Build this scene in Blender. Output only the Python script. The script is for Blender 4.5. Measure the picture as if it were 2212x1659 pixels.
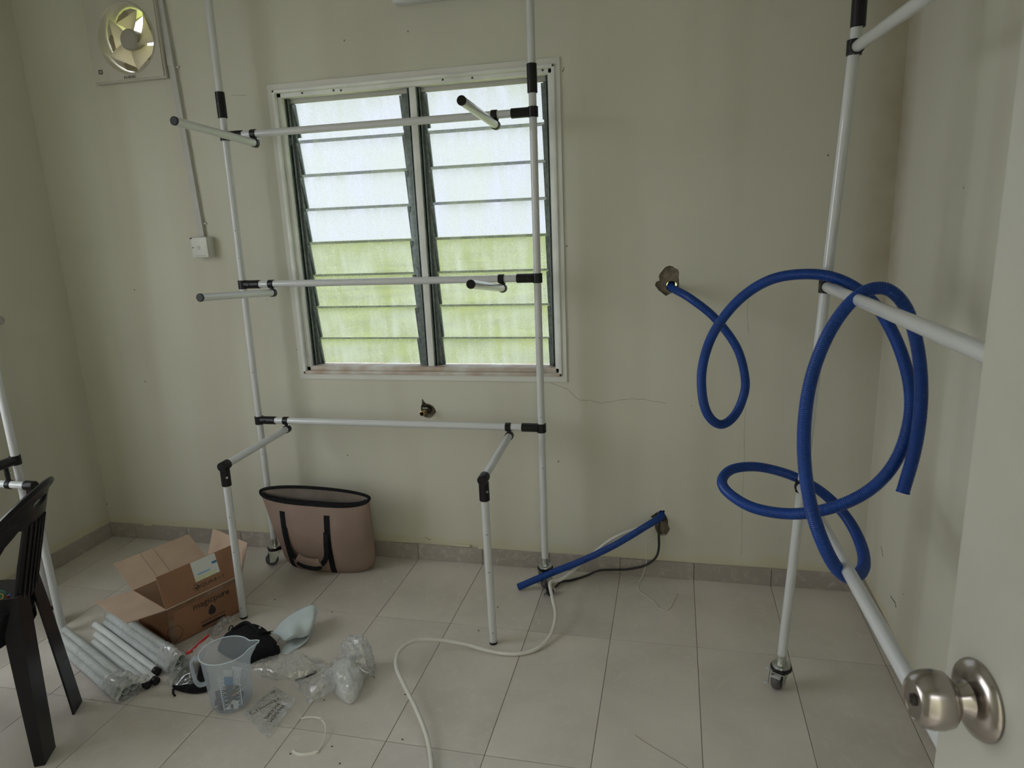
import bpy, bmesh, math, random
from mathutils import Vector, Matrix, noise
from mathutils.geometry import tessellate_polygon
V = Vector
R = math.radians
scene = bpy.context.scene
for o in list(bpy.data.objects): bpy.data.objects.remove(o)
COL = scene.collection
random.seed(7)

# ------------------------------------------------------------------ camera
FPX, CX, CY = 1484.41, 1106.0, 829.5
CAM = V((0, 0, 1.47))
CR = V((0.97357546, 0.22460271, -0.04128502))
CU = V((-0.01304793, 0.23519923, 0.9718596))
CF = V((-0.2279925, 0.94563997, -0.23191479))
cd = bpy.data.cameras.new('camera'); cam = bpy.data.objects.new('camera', cd); COL.objects.link(cam)
cam.matrix_world = Matrix(((CR.x, CU.x, -CF.x, CAM.x), (CR.y, CU.y, -CF.y, CAM.y), (CR.z, CU.z, -CF.z, CAM.z), (0, 0, 0, 1)))
cd.sensor_fit = 'HORIZONTAL'; cd.sensor_width = 36.0; cd.lens = 36.0 * FPX / 2212.0
cd.clip_start = 0.02; cd.clip_end = 300
cd.dof.use_dof = True; cd.dof.focus_distance = 2.3; cd.dof.aperture_fstop = 10.0
scene.camera = cam

# ------------------------------------------------------------------ world, light, exposure
SKY = 3.2
w = bpy.data.worlds.new('overcast_sky'); scene.world = w; w.use_nodes = True
bg = w.node_tree.nodes['Background']
bg.inputs[0].default_value = (0.93, 0.97, 1.0, 1); bg.inputs[1].default_value = SKY
scene.view_settings.view_transform = 'Standard'
scene.view_settings.look = 'None'
scene.view_settings.exposure = 0.40
scene.view_settings.gamma = 1.0
scene.view_settings.use_curve_mapping = False
D, XL, XR, YF, ZC = 2.6606, -2.7541, 0.7275, -0.14, 2.95      # room planes: back, left, right, front, ceiling
def portal(name, loc, sx, sy, direction):
    l = bpy.data.lights.new(name, 'AREA'); l.shape = 'RECTANGLE'; l.size = sx; l.size_y = sy
    l.cycles.is_portal = True
    o = bpy.data.objects.new(name, l); COL.objects.link(o); o.location = loc
    o.rotation_euler = V(direction).to_track_quat('-Z', 'Z').to_euler()
portal('window_portal', (-1.0, D + 0.14, 1.43), 1.16, 1.18, (0, -1, 0))
portal('side_window_portal', (XL - 0.16, 0.83, 1.45), 1.64, 1.66, (1, 0, 0))
scene.cycles.adaptive_threshold = 0.11
scene.cycles.max_bounces = 6; scene.cycles.diffuse_bounces = 4; scene.cycles.glossy_bounces = 3; scene.cycles.caustics_reflective = False; scene.cycles.caustics_refractive = False

# ------------------------------------------------------------------ pixel helpers (measured points, each at its own true depth)
def ray(u): return CF + CR * ((u[0] - CX) / FPX) - CU * ((u[1] - CY) / FPX)
def onY(u, Y): d = ray(u); return CAM + d * (Y / d.y)
def onX(u, X): d = ray(u); return CAM + d * (X / d.x)
def onZ(u, Z): d = ray(u); return CAM + d * ((Z - CAM.z) / d.z)
def atd(u, z): return CAM + ray(u) * z
def on_len(u, s, L):
    d = ray(u); q = CAM - s
    a = d.dot(d); b = 2 * d.dot(q); c = q.dot(q) - L * L
    disc = max(b * b - 4 * a * c, 0)
    return CAM + d * ((-b - math.sqrt(disc)) / (2 * a))

# ------------------------------------------------------------------ materials
def mat(name, col, rough=0.6, metal=0.0, var=0.08, scale=12.0, bump=0.0, bscale=None, coat=0.0, alpha=None, spec=0.5, col2=None, detail=2):
    m = bpy.data.materials.new(name); m.use_nodes = True
    nt = m.node_tree; N = nt.nodes; L = nt.links
    b = N['Principled BSDF']; b.inputs['Roughness'].default_value = rough; b.inputs['Metallic'].default_value = metal
    b.inputs['Specular IOR Level'].default_value = spec; b.inputs['Coat Weight'].default_value = coat
    tc = N.new('ShaderNodeTexCoord'); nz = N.new('ShaderNodeTexNoise')
    nz.inputs['Scale'].default_value = scale; nz.inputs['Detail'].default_value = detail
    L.new(tc.outputs['Object'], nz.inputs['Vector'])
    cr = N.new('ShaderNodeValToRGB')
    c2 = col2 if col2 else tuple(max(0, c * (1 - var)) for c in col)
    c1 = col if col2 else tuple(min(1, c * (1 + var)) for c in col)
    cr.color_ramp.elements[0].color = (*c2, 1); cr.color_ramp.elements[1].color = (*c1, 1)
    cr.color_ramp.elements[0].position = 0.3; cr.color_ramp.elements[1].position = 0.7
    L.new(nz.outputs['Fac'], cr.inputs['Fac']); L.new(cr.outputs['Color'], b.inputs['Base Color'])
    if bump:
        n2 = N.new('ShaderNodeTexNoise'); n2.inputs['Scale'].default_value = bscale or scale * 4; n2.inputs['Detail'].default_value = 2
        L.new(tc.outputs['Object'], n2.inputs['Vector'])
        bp = N.new('ShaderNodeBump'); bp.inputs['Strength'].default_value = bump; bp.inputs['Distance'].default_value = 0.004
        L.new(n2.outputs['Fac'], bp.inputs['Height']); L.new(bp.outputs['Normal'], b.inputs['Normal'])
    m.diffuse_color = (*col, 1)
    return m

def film_mat(name, col, trans, rough=0.18, gloss=0.25, milk=0.3, scale=40):
    """thin see-through plastic: part clear, part milky, part shiny"""
    m = bpy.data.materials.new(name); m.use_nodes = True
    nt = m.node_tree; N = nt.nodes; L = nt.links
    N.remove(N['Principled BSDF']); out = N['Material Output']
    tc = N.new('ShaderNodeTexCoord'); nz = N.new('ShaderNodeTexNoise'); nz.inputs['Scale'].default_value = scale; nz.inputs['Detail'].default_value = 5
    L.new(tc.outputs['Object'], nz.inputs['Vector'])
    tr = N.new('ShaderNodeBsdfTransparent'); tr.inputs[0].default_value = (0.985, 0.99, 0.995, 1)
    df = N.new('ShaderNodeBsdfDiffuse'); df.inputs[0].default_value = (*col, 1)
    tl = N.new('ShaderNodeBsdfTranslucent'); tl.inputs[0].default_value = (*col, 1)
    gl = N.new('ShaderNodeBsdfGlossy'); gl.inputs['Roughness'].default_value = rough
    a1 = N.new('ShaderNodeMixShader'); a1.inputs[0].default_value = 0.5
    L.new(df.outputs[0], a1.inputs[1]); L.new(tl.outputs[0], a1.inputs[2])
    mr = N.new('ShaderNodeMapRange'); mr.inputs[1].default_value = 0.3; mr.inputs[2].default_value = 0.7
    mr.inputs[3].default_value = max(0, 1 - trans - milk * 0.5); mr.inputs[4].default_value = min(1, 1 - trans + milk * 0.5)
    L.new(nz.outputs['Fac'], mr.inputs[0])
    a2 = N.new('ShaderNodeMixShader'); L.new(mr.outputs[0], a2.inputs[0]); L.new(tr.outputs[0], a2.inputs[1]); L.new(a1.outputs[0], a2.inputs[2])
    fr = N.new('ShaderNodeLayerWeight'); fr.inputs[0].default_value = 0.25
    ml = N.new('ShaderNodeMath'); ml.operation = 'MULTIPLY_ADD'; ml.inputs[1].default_value = gloss * 0.30; ml.inputs[2].default_value = gloss * 0.07
    L.new(fr.outputs['Facing'], ml.inputs[0])
    a3 = N.new('ShaderNodeMixShader'); L.new(ml.outputs[0], a3.inputs[0]); L.new(a2.outputs[0], a3.inputs[1]); L.new(gl.outputs[0], a3.inputs[2])
    L.new(a3.outputs[0], out.inputs[0]); m.diffuse_color = (*col, 0.5)
    return m

def wall_mat(name, base, warm):
    m = mat(name, base, rough=0.75, var=0.05, scale=1.3, bump=0.12, bscale=55, spec=0.3)
    nt = m.node_tree; N = nt.nodes; L = nt.links; b = N['Principled BSDF']
    src = b.inputs['Base Color'].links[0].from_socket
    tc = [n for n in N if n.type == 'TEX_COORD'][0]
    # yellower old paint low down, ragged edge
    sx = N.new('ShaderNodeSeparateXYZ'); L.new(tc.outputs['Object'], sx.inputs[0])
    n1 = N.new('ShaderNodeTexNoise'); n1.inputs['Scale'].default_value = 9; n1.inputs['Detail'].default_value = 3; L.new(tc.outputs['Object'], n1.inputs['Vector'])
    ma = N.new('ShaderNodeMath'); ma.operation = 'MULTIPLY_ADD'; ma.inputs[1].default_value = 0.10; L.new(n1.outputs['Fac'], ma.inputs[0]); L.new(sx.outputs['Z'], ma.inputs[2])
    mr = N.new('ShaderNodeMapRange'); mr.inputs[1].default_value = 0.145; mr.inputs[2].default_value = 0.17; mr.inputs[3].default_value = 0.75; mr.inputs[4].default_value = 0
    L.new(ma.outputs[0], mr.inputs[0])
    mx = N.new('ShaderNodeMix'); mx.data_type = 'RGBA'; L.new(mr.outputs[0], mx.inputs['Factor']); L.new(src, mx.inputs['A']); mx.inputs['B'].default_value = (*warm, 1)
    # dark specks and scuffs
    vo = N.new('ShaderNodeTexVoronoi'); vo.inputs['Scale'].default_value = 7.0; vo.inputs['Randomness'].default_value = 1.0; L.new(tc.outputs['Object'], vo.inputs['Vector'])
    lt = N.new('ShaderNodeMapRange'); lt.inputs[1].default_value = 0.022; lt.inputs[2].default_value = 0.034; lt.inputs[3].default_value = 0.8; lt.inputs[4].default_value = 0
    L.new(vo.outputs['Distance'], lt.inputs[0])
    m2 = N.new('ShaderNodeMix'); m2.data_type = 'RGBA'; L.new(lt.outputs[0], m2.inputs['Factor']); L.new(mx.outputs['Result'], m2.inputs['A']); m2.inputs['B'].default_value = (0.16, 0.14, 0.11, 1)
    # faint vertical water stains
    mp = N.new('ShaderNodeMapping'); mp.inputs['Scale'].default_value = (5, 5, 0.5); L.new(tc.outputs['Object'], mp.inputs['Vector'])
    n3 = N.new('ShaderNodeTexNoise'); n3.inputs['Scale'].default_value = 1.0; n3.inputs['Detail'].default_value = 1.5; L.new(mp.outputs[0], n3.inputs['Vector'])
    m3r = N.new('ShaderNodeMapRange'); m3r.inputs[1].default_value = 0.5; m3r.inputs[2].default_value = 0.75; m3r.inputs[3].default_value = 0; m3r.inputs[4].default_value = 0.25
    L.new(n3.outputs['Fac'], m3r.inputs[0])
    m3 = N.new('ShaderNodeMix'); m3.data_type = 'RGBA'; L.new(m3r.outputs[0], m3.inputs['Factor']); L.new(m2.outputs['Result'], m3.inputs['A']); m3.inputs['B'].default_value = (0.40, 0.36, 0.26, 1)
    # old brown stain running down beside the right-hand corner
    xr = N.new('ShaderNodeMapRange'); xr.inputs[1].default_value = 0.60; xr.inputs[2].default_value = 0.715; L.new(sx.outputs['X'], xr.inputs[0])
    yr = N.new('ShaderNodeMapRange'); yr.inputs[1].default_value = 2.52; yr.inputs[2].default_value = 2.64; L.new(sx.outputs['Y'], yr.inputs[0])
    xy = N.new('ShaderNodeMath'); xy.operation = 'MULTIPLY'; L.new(xr.outputs[0], xy.inputs[0]); L.new(yr.outputs[0], xy.inputs[1])
    zr = N.new('ShaderNodeMapRange'); zr.inputs[1].default_value = 0.9; zr.inputs[2].default_value = 1.3; L.new(sx.outputs['Z'], zr.inputs[0])
    q1 = N.new('ShaderNodeMath'); q1.operation = 'MULTIPLY'; L.new(xy.outputs[0], q1.inputs[0]); L.new(zr.outputs[0], q1.inputs[1])
    q2 = N.new('ShaderNodeMath'); q2.operation = 'MULTIPLY'; L.new(q1.outputs[0], q2.inputs[0]); L.new(n1.outputs['Fac'], q2.inputs[1])
    m4 = N.new('ShaderNodeMix'); m4.data_type = 'RGBA'; L.new(q2.outputs[0], m4.inputs['Factor']); L.new(m3.outputs['Result'], m4.inputs['A']); m4.inputs['B'].default_value = (0.34, 0.27, 0.16, 1)
    L.new(m4.outputs['Result'], b.inputs['Base Color'])
    return m

def tile_mat(name, c1, c2):
    m = mat(name, c1, rough=0.33, scale=3.0, col2=c2, bump=0.0, bscale=30, spec=0.9, detail=4)
    nt = m.node_tree; N = nt.nodes; L = nt.links; b = N['Principled BSDF']
    src = b.inputs['Base Color'].links[0].from_socket
    oi = N.new('ShaderNodeObjectInfo'); hs = N.new('ShaderNodeHueSaturation')
    mr = N.new('ShaderNodeMapRange'); mr.inputs[3].default_value = 0.94; mr.inputs[4].default_value = 1.06
    L.new(oi.outputs['Random'], mr.inputs[0]); L.new(mr.outputs[0], hs.inputs['Value']); L.new(src, hs.inputs['Color'])
    tc = [n for n in N if n.type == 'TEX_COORD'][0]
    ad = N.new('ShaderNodeVectorMath'); ad.operation = 'ADD'; cx = N.new('ShaderNodeCombineXYZ')
    m10 = N.new('ShaderNodeMath'); m10.operation = 'MULTIPLY'; m10.inputs[1].default_value = 37.0
    L.new(oi.outputs['Random'], m10.inputs[0]); L.new(m10.outputs[0], cx.inputs[0]); L.new(m10.outputs[0], cx.inputs[1])
    L.new(tc.outputs['Object'], ad.inputs[0]); L.new(cx.outputs[0], ad.inputs[1])
    nz = [n for n in N if n.type == 'TEX_NOISE'][0]; L.new(ad.outputs[0], nz.inputs['Vector'])
    # fleck pattern
    n4 = N.new('ShaderNodeTexNoise'); n4.inputs['Scale'].default_value = 26; n4.inputs['Detail'].default_value = 3; n4.inputs['Distortion'].default_value = 1.2; L.new(ad.outputs[0], n4.inputs['Vector'])
    r4 = N.new('ShaderNodeMapRange'); r4.inputs[1].default_value = 0.52; r4.inputs[2].default_value = 0.72; r4.inputs[3].default_value = 0; r4.inputs[4].default_value = 0.30
    L.new(n4.outputs['Fac'], r4.inputs[0])
    mx = N.new('ShaderNodeMix'); mx.data_type = 'RGBA'; L.new(r4.outputs[0], mx.inputs['Factor']); L.new(hs.outputs[0], mx.inputs['A']); mx.inputs['B'].default_value = (0.76, 0.71, 0.65, 1)
    L.new(mx.outputs['Result'], b.inputs['Base Color'])
    return m

def glass_mat():
    m = bpy.data.materials.new('wet_frosted_glass'); m.use_nodes = True
    nt = m.node_tree; N = nt.nodes; L = nt.links; N.remove(N['Principled BSDF']); out = N['Material Output']
    tc = N.new('ShaderNodeTexCoord'); oi = N.new('ShaderNodeObjectInfo')
    geo = N.new('ShaderNodeNewGeometry')
    mp = N.new('ShaderNodeMapping'); mp.inputs['Scale'].default_value = (26, 26, 2.2); L.new(geo.outputs['Position'], mp.inputs['Vector'])
    st = N.new('ShaderNodeTexNoise'); st.inputs['Scale'].default_value = 1.0; st.inputs['Detail'].default_value = 5; L.new(mp.outputs[0], st.inputs['Vector'])
    dr = N.new('ShaderNodeTexNoise'); dr.inputs['Scale'].default_value = 170; dr.inputs['Detail'].default_value = 3; L.new(geo.outputs['Position'], dr.inputs['Vector'])
    blot = N.new('ShaderNodeTexNoise'); blot.inputs['Scale'].default_value = 6; blot.inputs['Detail'].default_value = 4; L.new(geo.outputs['Position'], blot.inputs['Vector'])
    ad = N.new('ShaderNodeMath'); ad.operation = 'ADD'; L.new(st.outputs['Fac'], ad.inputs[0]); L.new(blot.outputs['Fac'], ad.inputs[1])
    a3 = N.new('ShaderNodeMath'); a3.operation = 'MULTIPLY_ADD'; a3.inputs[1].default_value = 0.45; L.new(dr.outputs['Fac'], a3.inputs[0]); L.new(ad.outputs[0], a3.inputs[2])
    mr = N.new('ShaderNodeMapRange'); mr.inputs[1].default_value = 0.95; mr.inputs[2].default_value = 1.5; mr.inputs[3].default_value = 0.05; mr.inputs[4].default_value = 0.40
    L.new(a3.outputs[0], mr.inputs[0])
    tr = N.new('ShaderNodeBsdfTransparent'); tr.inputs[0].default_value = (0.475, 0.485, 0.512, 1)
    tl = N.new('ShaderNodeBsdfTranslucent'); tl.inputs[0].default_value = (0.66, 0.69, 0.71, 1)
    df = N.new('ShaderNodeBsdfDiffuse'); df.inputs[0].default_value = (0.75, 0.80, 0.80, 1)
    td = N.new('ShaderNodeMixShader'); td.inputs[0].default_value = 0.15; L.new(tl.outputs[0], td.inputs[1]); L.new(df.outputs[0], td.inputs[2])
    mx = N.new('ShaderNodeMixShader'); L.new(mr.outputs[0], mx.inputs[0]); L.new(tr.outputs[0], mx.inputs[1]); L.new(td.outputs[0], mx.inputs[2])
    gl = N.new('ShaderNodeBsdfGlossy'); gl.inputs['Roughness'].default_value = 0.25
    m2 = N.new('ShaderNodeMixShader'); m2.inputs[0].default_value = 0.05; L.new(mx.outputs[0], m2.inputs[1]); L.new(gl.outputs[0], m2.inputs[2])
    L.new(m2.outputs[0], out.inputs[0]); m.diffuse_color = (0.8, 0.9, 0.9, 0.5)
    return m

M = {}
M['wall'] = wall_mat('cream_wall_paint', (0.645, 0.630, 0.540), (0.64, 0.600, 0.445))
M['ceiling'] = mat('ceiling_white', (0.82, 0.81, 0.79), 0.8)
M['mortar'] = mat('raw_mortar', (0.20, 0.165, 0.125), 0.95, var=0.35, scale=40, bump=0.6, bscale=90)
M['tile'] = tile_mat('beige_floor_tile', (0.69, 0.640, 0.59), (0.55, 0.505, 0.46))
M['skirt'] = tile_mat('skirting_tile', (0.40, 0.36, 0.33), (0.33, 0.295, 0.265))
M['grout'] = mat('grout', (0.24, 0.215, 0.19), 0.9, var=0.2, scale=30)
M['frame'] = mat('window_frame_paint', (0.82, 0.83, 0.81), 0.5, var=0.10, scale=8, bump=0.08)
M['sill'] = mat('stained_sill_paint', (0.68, 0.66, 0.62), 0.55, scale=11, col2=(0.45, 0.33, 0.24), bump=0.1)
M['band'] = mat('plaster_band_paint', (0.70, 0.695, 0.65), 0.6, var=0.05, scale=6, bump=0.1)
M['channel'] = mat('grey_aluminium_channel', (0.20, 0.235, 0.235), 0.4, 0.6, var=0.25, scale=60)
M['glass'] = glass_mat()
M['pipe'] = mat('white_pipe_coating', (0.64, 0.655, 0.67), 0.22, var=0.02, scale=5, coat=0.3)
M['oldpipe'] = mat('grey_white_pipe', (0.70, 0.73, 0.72), 0.35, var=0.06, scale=9)
M['black'] = mat('black_plastic', (0.008, 0.007, 0.009), 0.36, var=0.3, scale=30, spec=0.35)
M['blackmatte'] = mat('black_fabric', (0.010, 0.010, 0.012), 0.85, var=0.4, scale=80, bump=0.3, bscale=300, spec=0.2)
M['chair'] = mat('black_chair_plastic', (0.006, 0.005, 0.007), 0.34, var=0.25, scale=25, spec=0.32)
M['zinc'] = mat('zinc_plated_steel', (0.55, 0.58, 0.56), 0.3, 1.0, var=0.2, scale=30)
M['wheel'] = mat('grey_rubber_wheel', (0.10, 0.095, 0.10), 0.6, var=0.2, scale=40)
M['hub'] = mat('pale_hub_plastic', (0.5, 0.5, 0.5), 0.5)
M['blue'] = mat('blue_corrugated_hose', (0.004, 0.048, 0.27), 0.34, var=0.12, scale=20, spec=0.4)
M['whose'] = mat('white_rubber_hose', (0.72, 0.70, 0.66), 0.42, var=0.05, scale=14)
M['cable'] = mat('black_cable_sheath', (0.02, 0.018, 0.018), 0.5, var=0.2, scale=30)
M['wire'] = mat('thin_white_wire', (0.70, 0.68, 0.62), 0.5)
M['copper'] = mat('bare_copper', (0.55, 0.25, 0.14), 0.35, 1.0)
M['brass'] = mat('tarnished_brass', (0.50, 0.36, 0.16), 0.4, 0.9, var=0.3, scale=90)
M['iron'] = mat('dark_pipe_fitting', (0.055, 0.046, 0.04), 0.55, 0.5, var=0.4, scale=90)
M['bag'] = mat('tan_canvas', (0.30, 0.215, 0.182), 0.8, var=0.07, scale=9, bump=0.15, bscale=260, spec=0.25)
M['lining'] = mat('taupe_lining', (0.30, 0.25, 0.22), 0.65, var=0.15, scale=14, bump=0.2, bscale=40)
M['card'] = mat('brown_cardboard', (0.315, 0.155, 0.085), 0.55, var=0.12, scale=10, bump=0.05, coat=0.25)
M['cardin'] = mat('plain_cardboard', (0.47, 0.345, 0.26), 0.85, var=0.06, scale=14, bump=0.06)
M['cardedge'] = mat('torn_cardboard_edge', (0.55, 0.45, 0.36), 0.9)
M['ink'] = mat('black_print_ink', (0.03, 0.022, 0.02), 0.6, var=0.3, scale=60)
M['tape'] = film_mat('clear_packing_tape', (0.60, 0.42, 0.30), 0.82, 0.12, 0.5, 0.2, 30)
M['label'] = mat('white_label_paper', (0.72, 0.74, 0.74), 0.55, var=0.03)
M['labely'] = mat('pale_yellow_print', (0.70, 0.72, 0.50), 0.55)
M['labelb'] = mat('blue_label_print', (0.05, 0.22, 0.50), 0.55)
M['labelc'] = mat('pale_blue_label_print', (0.30, 0.48, 0.70), 0.55)
M['jug'] = film_mat('cloudy_polypropylene', (0.80, 0.88, 1.0), 0.79, 0.25, 0.3, 0.06, 15)
M['jugmark'] = mat('moulded_scale_mark', (0.66, 0.74, 0.85), 0.5)
M['film'] = film_mat('clear_plastic_film', (0.86, 0.88, 0.90), 0.70, 0.12, 1.2, 0.35, 60)
M['wrap'] = film_mat('cloudy_plastic_wrap', (0.84, 0.88, 0.88), 0.76, 0.18, 0.9, 0.22, 25)
M['crumple'] = film_mat('crumpled_white_film', (0.92, 0.93, 0.95), 0.50, 0.14, 1.4, 0.5, 60)
M['jughandle'] = film_mat('cloudy_polypropylene_handle', (0.74, 0.81, 0.92), 0.45, 0.25, 0.4, 0.1, 15)
M['bubble'] = film_mat('milky_bubble_wrap', (0.94, 0.95, 0.95), 0.18, 0.18, 1.0, 0.25, 40)
M['foam'] = mat('grey_wrapped_goods', (0.74, 0.75, 0.74), 0.6, var=0.35, scale=35)
M['cloth'] = mat('pale_grey_rubber_sheet', (0.60, 0.675, 0.71), 0.5, var=0.05, scale=12)
M['ziptie'] = mat('white_nylon', (0.72, 0.70, 0.64), 0.45)
M['red'] = mat('red_plastic', (0.55, 0.02, 0.025), 0.35)
M['green'] = mat('green_plastic', (0.05, 0.17, 0.13), 0.4)
M['yellow'] = mat('yellow_plastic', (0.45, 0.38, 0.08), 0.45)
M['bluep'] = mat('bright_blue_plastic', (0.02, 0.22, 0.55), 0.12)
M['orange'] = mat('orange_plastic', (0.60, 0.27, 0.05), 0.45)
M['fan'] = mat('ivory_fan_plastic', (0.56, 0.54, 0.46), 0.38, var=0.05, scale=6)
M['fanblade'] = film_mat('ivory_translucent_blade', (0.74, 0.69, 0.58), 0.0, 0.3, 0.2, 0.05, 8)
M['fanhub'] = mat('grey_fan_hub', (0.36, 0.34, 0.29), 0.45)
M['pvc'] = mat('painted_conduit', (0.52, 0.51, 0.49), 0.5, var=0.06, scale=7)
M['switch'] = mat('switch_ivory', (0.66, 0.66, 0.62), 0.4, var=0.04)
M['lamp'] = mat('lamp_housing_white', (0.66, 0.68, 0.68), 0.4, var=0.05)
M['door'] = mat('door_gloss_paint', (0.50, 0.49, 0.445), 0.35, var=0.05, scale=7, bump=0.18, bscale=28)
M['nickel'] = mat('brushed_nickel', (0.40, 0.36, 0.335), 0.22, 1.0, var=0.06, scale=60)
M['lawn'] = mat('wet_lawn_green', (0.47, 0.54, 0.09), 0.60, var=0.2, scale=0.8)
M['bounce_ground'] = mat('grey_bounce_ground', (0.42, 0.41, 0.40), 0.9, var=0.1, scale=2.0)
M['crack'] = mat('hairline_crack', (0.22, 0.20, 0.15), 0.9)
M['dust'] = mat('dirt_crumb', (0.10, 0.09, 0.07), 0.9)
M['paper'] = mat('white_paper_slip', (0.78, 0.78, 0.78), 0.6)

# ------------------------------------------------------------------ mesh builder
def wloc(o):
    p = V((0, 0, 0))
    while o is not None: p = p + o.location; o = o.parent
    return p

class MB:
    def __init__(s): s.bm = bmesh.new()
    def quad(s, *ps):
        try: return s.bm.faces.new([s.bm.verts.new(p) for p in ps])
        except ValueError: return None
    def box(s, c, size, rot=None, bev=0.0, seg=2):
        t = bmesh.new(); bmesh.ops.create_cube(t, size=1.0)
        bmesh.ops.scale(t, vec=V(size), verts=t.verts)
        if bev: bmesh.ops.bevel(t, geom=list(t.edges), offset=bev, segments=seg, profile=0.6, affect='EDGES')
        mtx = Matrix.Translation(V(c)) @ (rot.to_4x4() if rot is not None else Matrix.Identity(4))
        t.transform(mtx); s.add(t); return s
    def add(s, t):
        me = bpy.data.meshes.new('tmp'); t.to_mesh(me); t.free(); s.bm.from_mesh(me); bpy.data.meshes.remove(me)
    def span(s, x0, x1, y0, y1, z0, z1, bev=0.0):
        return s.box(((x0 + x1) / 2, (y0 + y1) / 2, (z0 + z1) / 2), (abs(x1 - x0), abs(y1 - y0), abs(z1 - z0)), None, bev)
    def rings(s, rings, caps=True, closed=True, loop=False):
        vs = [[s.bm.verts.new(p) for p in r] for r in rings]
        n = len(vs[0]); m = len(vs)
        for i in range(m if loop else m - 1):
            a, b = vs[i], vs[(i + 1) % m]
            for j in range(n if closed else n - 1):
                k = (j + 1) % n
                try: s.bm.faces.new((a[j], a[k], b[k], b[j]))
                except ValueError: pass
        if caps and not loop:
            for r in (vs[0][::-1], vs[-1]):
                try: s.bm.faces.new(r)
                except ValueError: pass
        return s
    def cyl(s, p0, p1, r0, r1=None, n=20, caps=True):
        p0, p1 = V(p0), V(p1); d = (p1 - p0).normalized(); r1 = r0 if r1 is None else r1
        a = d.orthogonal().normalized(); b = d.cross(a)
        f = lambda p, r: [p + (a * math.cos(2 * math.pi * i / n) + b * math.sin(2 * math.pi * i / n)) * r for i in range(n)]
        return s.rings([f(p0, r0), f(p1, r1)], caps)
    def lathe(s, prof, o, axis, n=28, caps=True):
        o = V(o); d = V(axis).normalized(); a = d.orthogonal().normalized(); b = d.cross(a)
        return s.rings([[o + d * h + (a * math.cos(2 * math.pi * i / n) + b * math.sin(2 * math.pi * i / n)) * r for i in range(n)] for r, h in prof], caps)
    def tube(s, pts, rad, n=10, caps=True, flat=None):
        pts = [V(p) for p in pts]; m = len(pts); rings = []
        t0 = (pts[1] - pts[0]).normalized(); a = t0.orthogonal().normalized()
        if flat is not None: a = V(flat) - t0 * V(flat).dot(t0); a.normalize()
        for i, p in enumerate(pts):
            t = (pts[min(i + 1, m - 1)] - pts[max(i - 1, 0)]).normalized()
            a = a - t * a.dot(t); a.normalize(); b = t.cross(a)
            r = rad(i) if callable(rad) else rad
            ra, rb = r if isinstance(r, tuple) else (r, r)
            rings.append([p + a * (math.cos(2 * math.pi * j / n) * ra) + b * (math.sin(2 * math.pi * j / n) * rb) for j in range(n)])
        return s.rings(rings, caps)
    def prism(s, poly, d):
        """polygon (3-D points) pushed along vector d"""
        poly = [V(p) for p in poly]; d = V(d)
        a = [s.bm.verts.new(p) for p in poly]; b = [s.bm.verts.new(p + d) for p in poly]
        s.bm.faces.new(a[::-1]); s.bm.faces.new(b)
        for i in range(len(a)):
            j = (i + 1) % len(a); s.bm.faces.new((a[i], a[j], b[j], b[i]))
        return s
    def slab(s, loops, f, fb):
        """2-D outline with holes -> solid between f(x,y) and fb(x,y)"""
        tris = tessellate_polygon([[V((x, y, 0)) for x, y in l] for l in loops])
        flat = [p for l in loops for p in l]
        A = [s.bm.verts.new(f(*p)) for p in flat]; B = [s.bm.verts.new(fb(*p)) for p in flat]
        for t in tris:
            try: s.bm.faces.new([A[i] for i in t]); s.bm.faces.new([B[i] for i in t[::-1]])
            except ValueError: pass
        k = 0
        for l in loops:
            n = len(l)
            for i in range(n):
                j = (i + 1) % n
                try: s.bm.faces.new((A[k + i], A[k + j], B[k + j], B[k + i]))
                except ValueError: pass
            k += n
        return s
    def mesh(s, name, m, smooth=True, angle=38, origin=(0, 0, 0), fix=True):
        if fix: bmesh.ops.recalc_face_normals(s.bm, faces=s.bm.faces)
        me = bpy.data.meshes.new(name); s.bm.transform(Matrix.Translation(-V(origin))); s.bm.to_mesh(me); s.bm.free()
        me.materials.append(M[m] if isinstance(m, str) else m)
        if smooth:
            me.polygons.foreach_set('use_smooth', [True] * len(me.polygons)); me.set_sharp_from_angle(angle=R(angle))
        return me
    def build(s, name, m, parent=None, smooth=True, angle=38, origin=None, fix=True):
        og = V(origin) if origin is not None else (wloc(parent) if parent is not None else V((0, 0, 0)))
        o = bpy.data.objects.new(name, s.mesh(name, m, smooth, angle, og, fix)); COL.objects.link(o)
        o.parent = parent; o.location = og - (wloc(parent) if parent is not None else V((0, 0, 0)))
        return o

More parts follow.
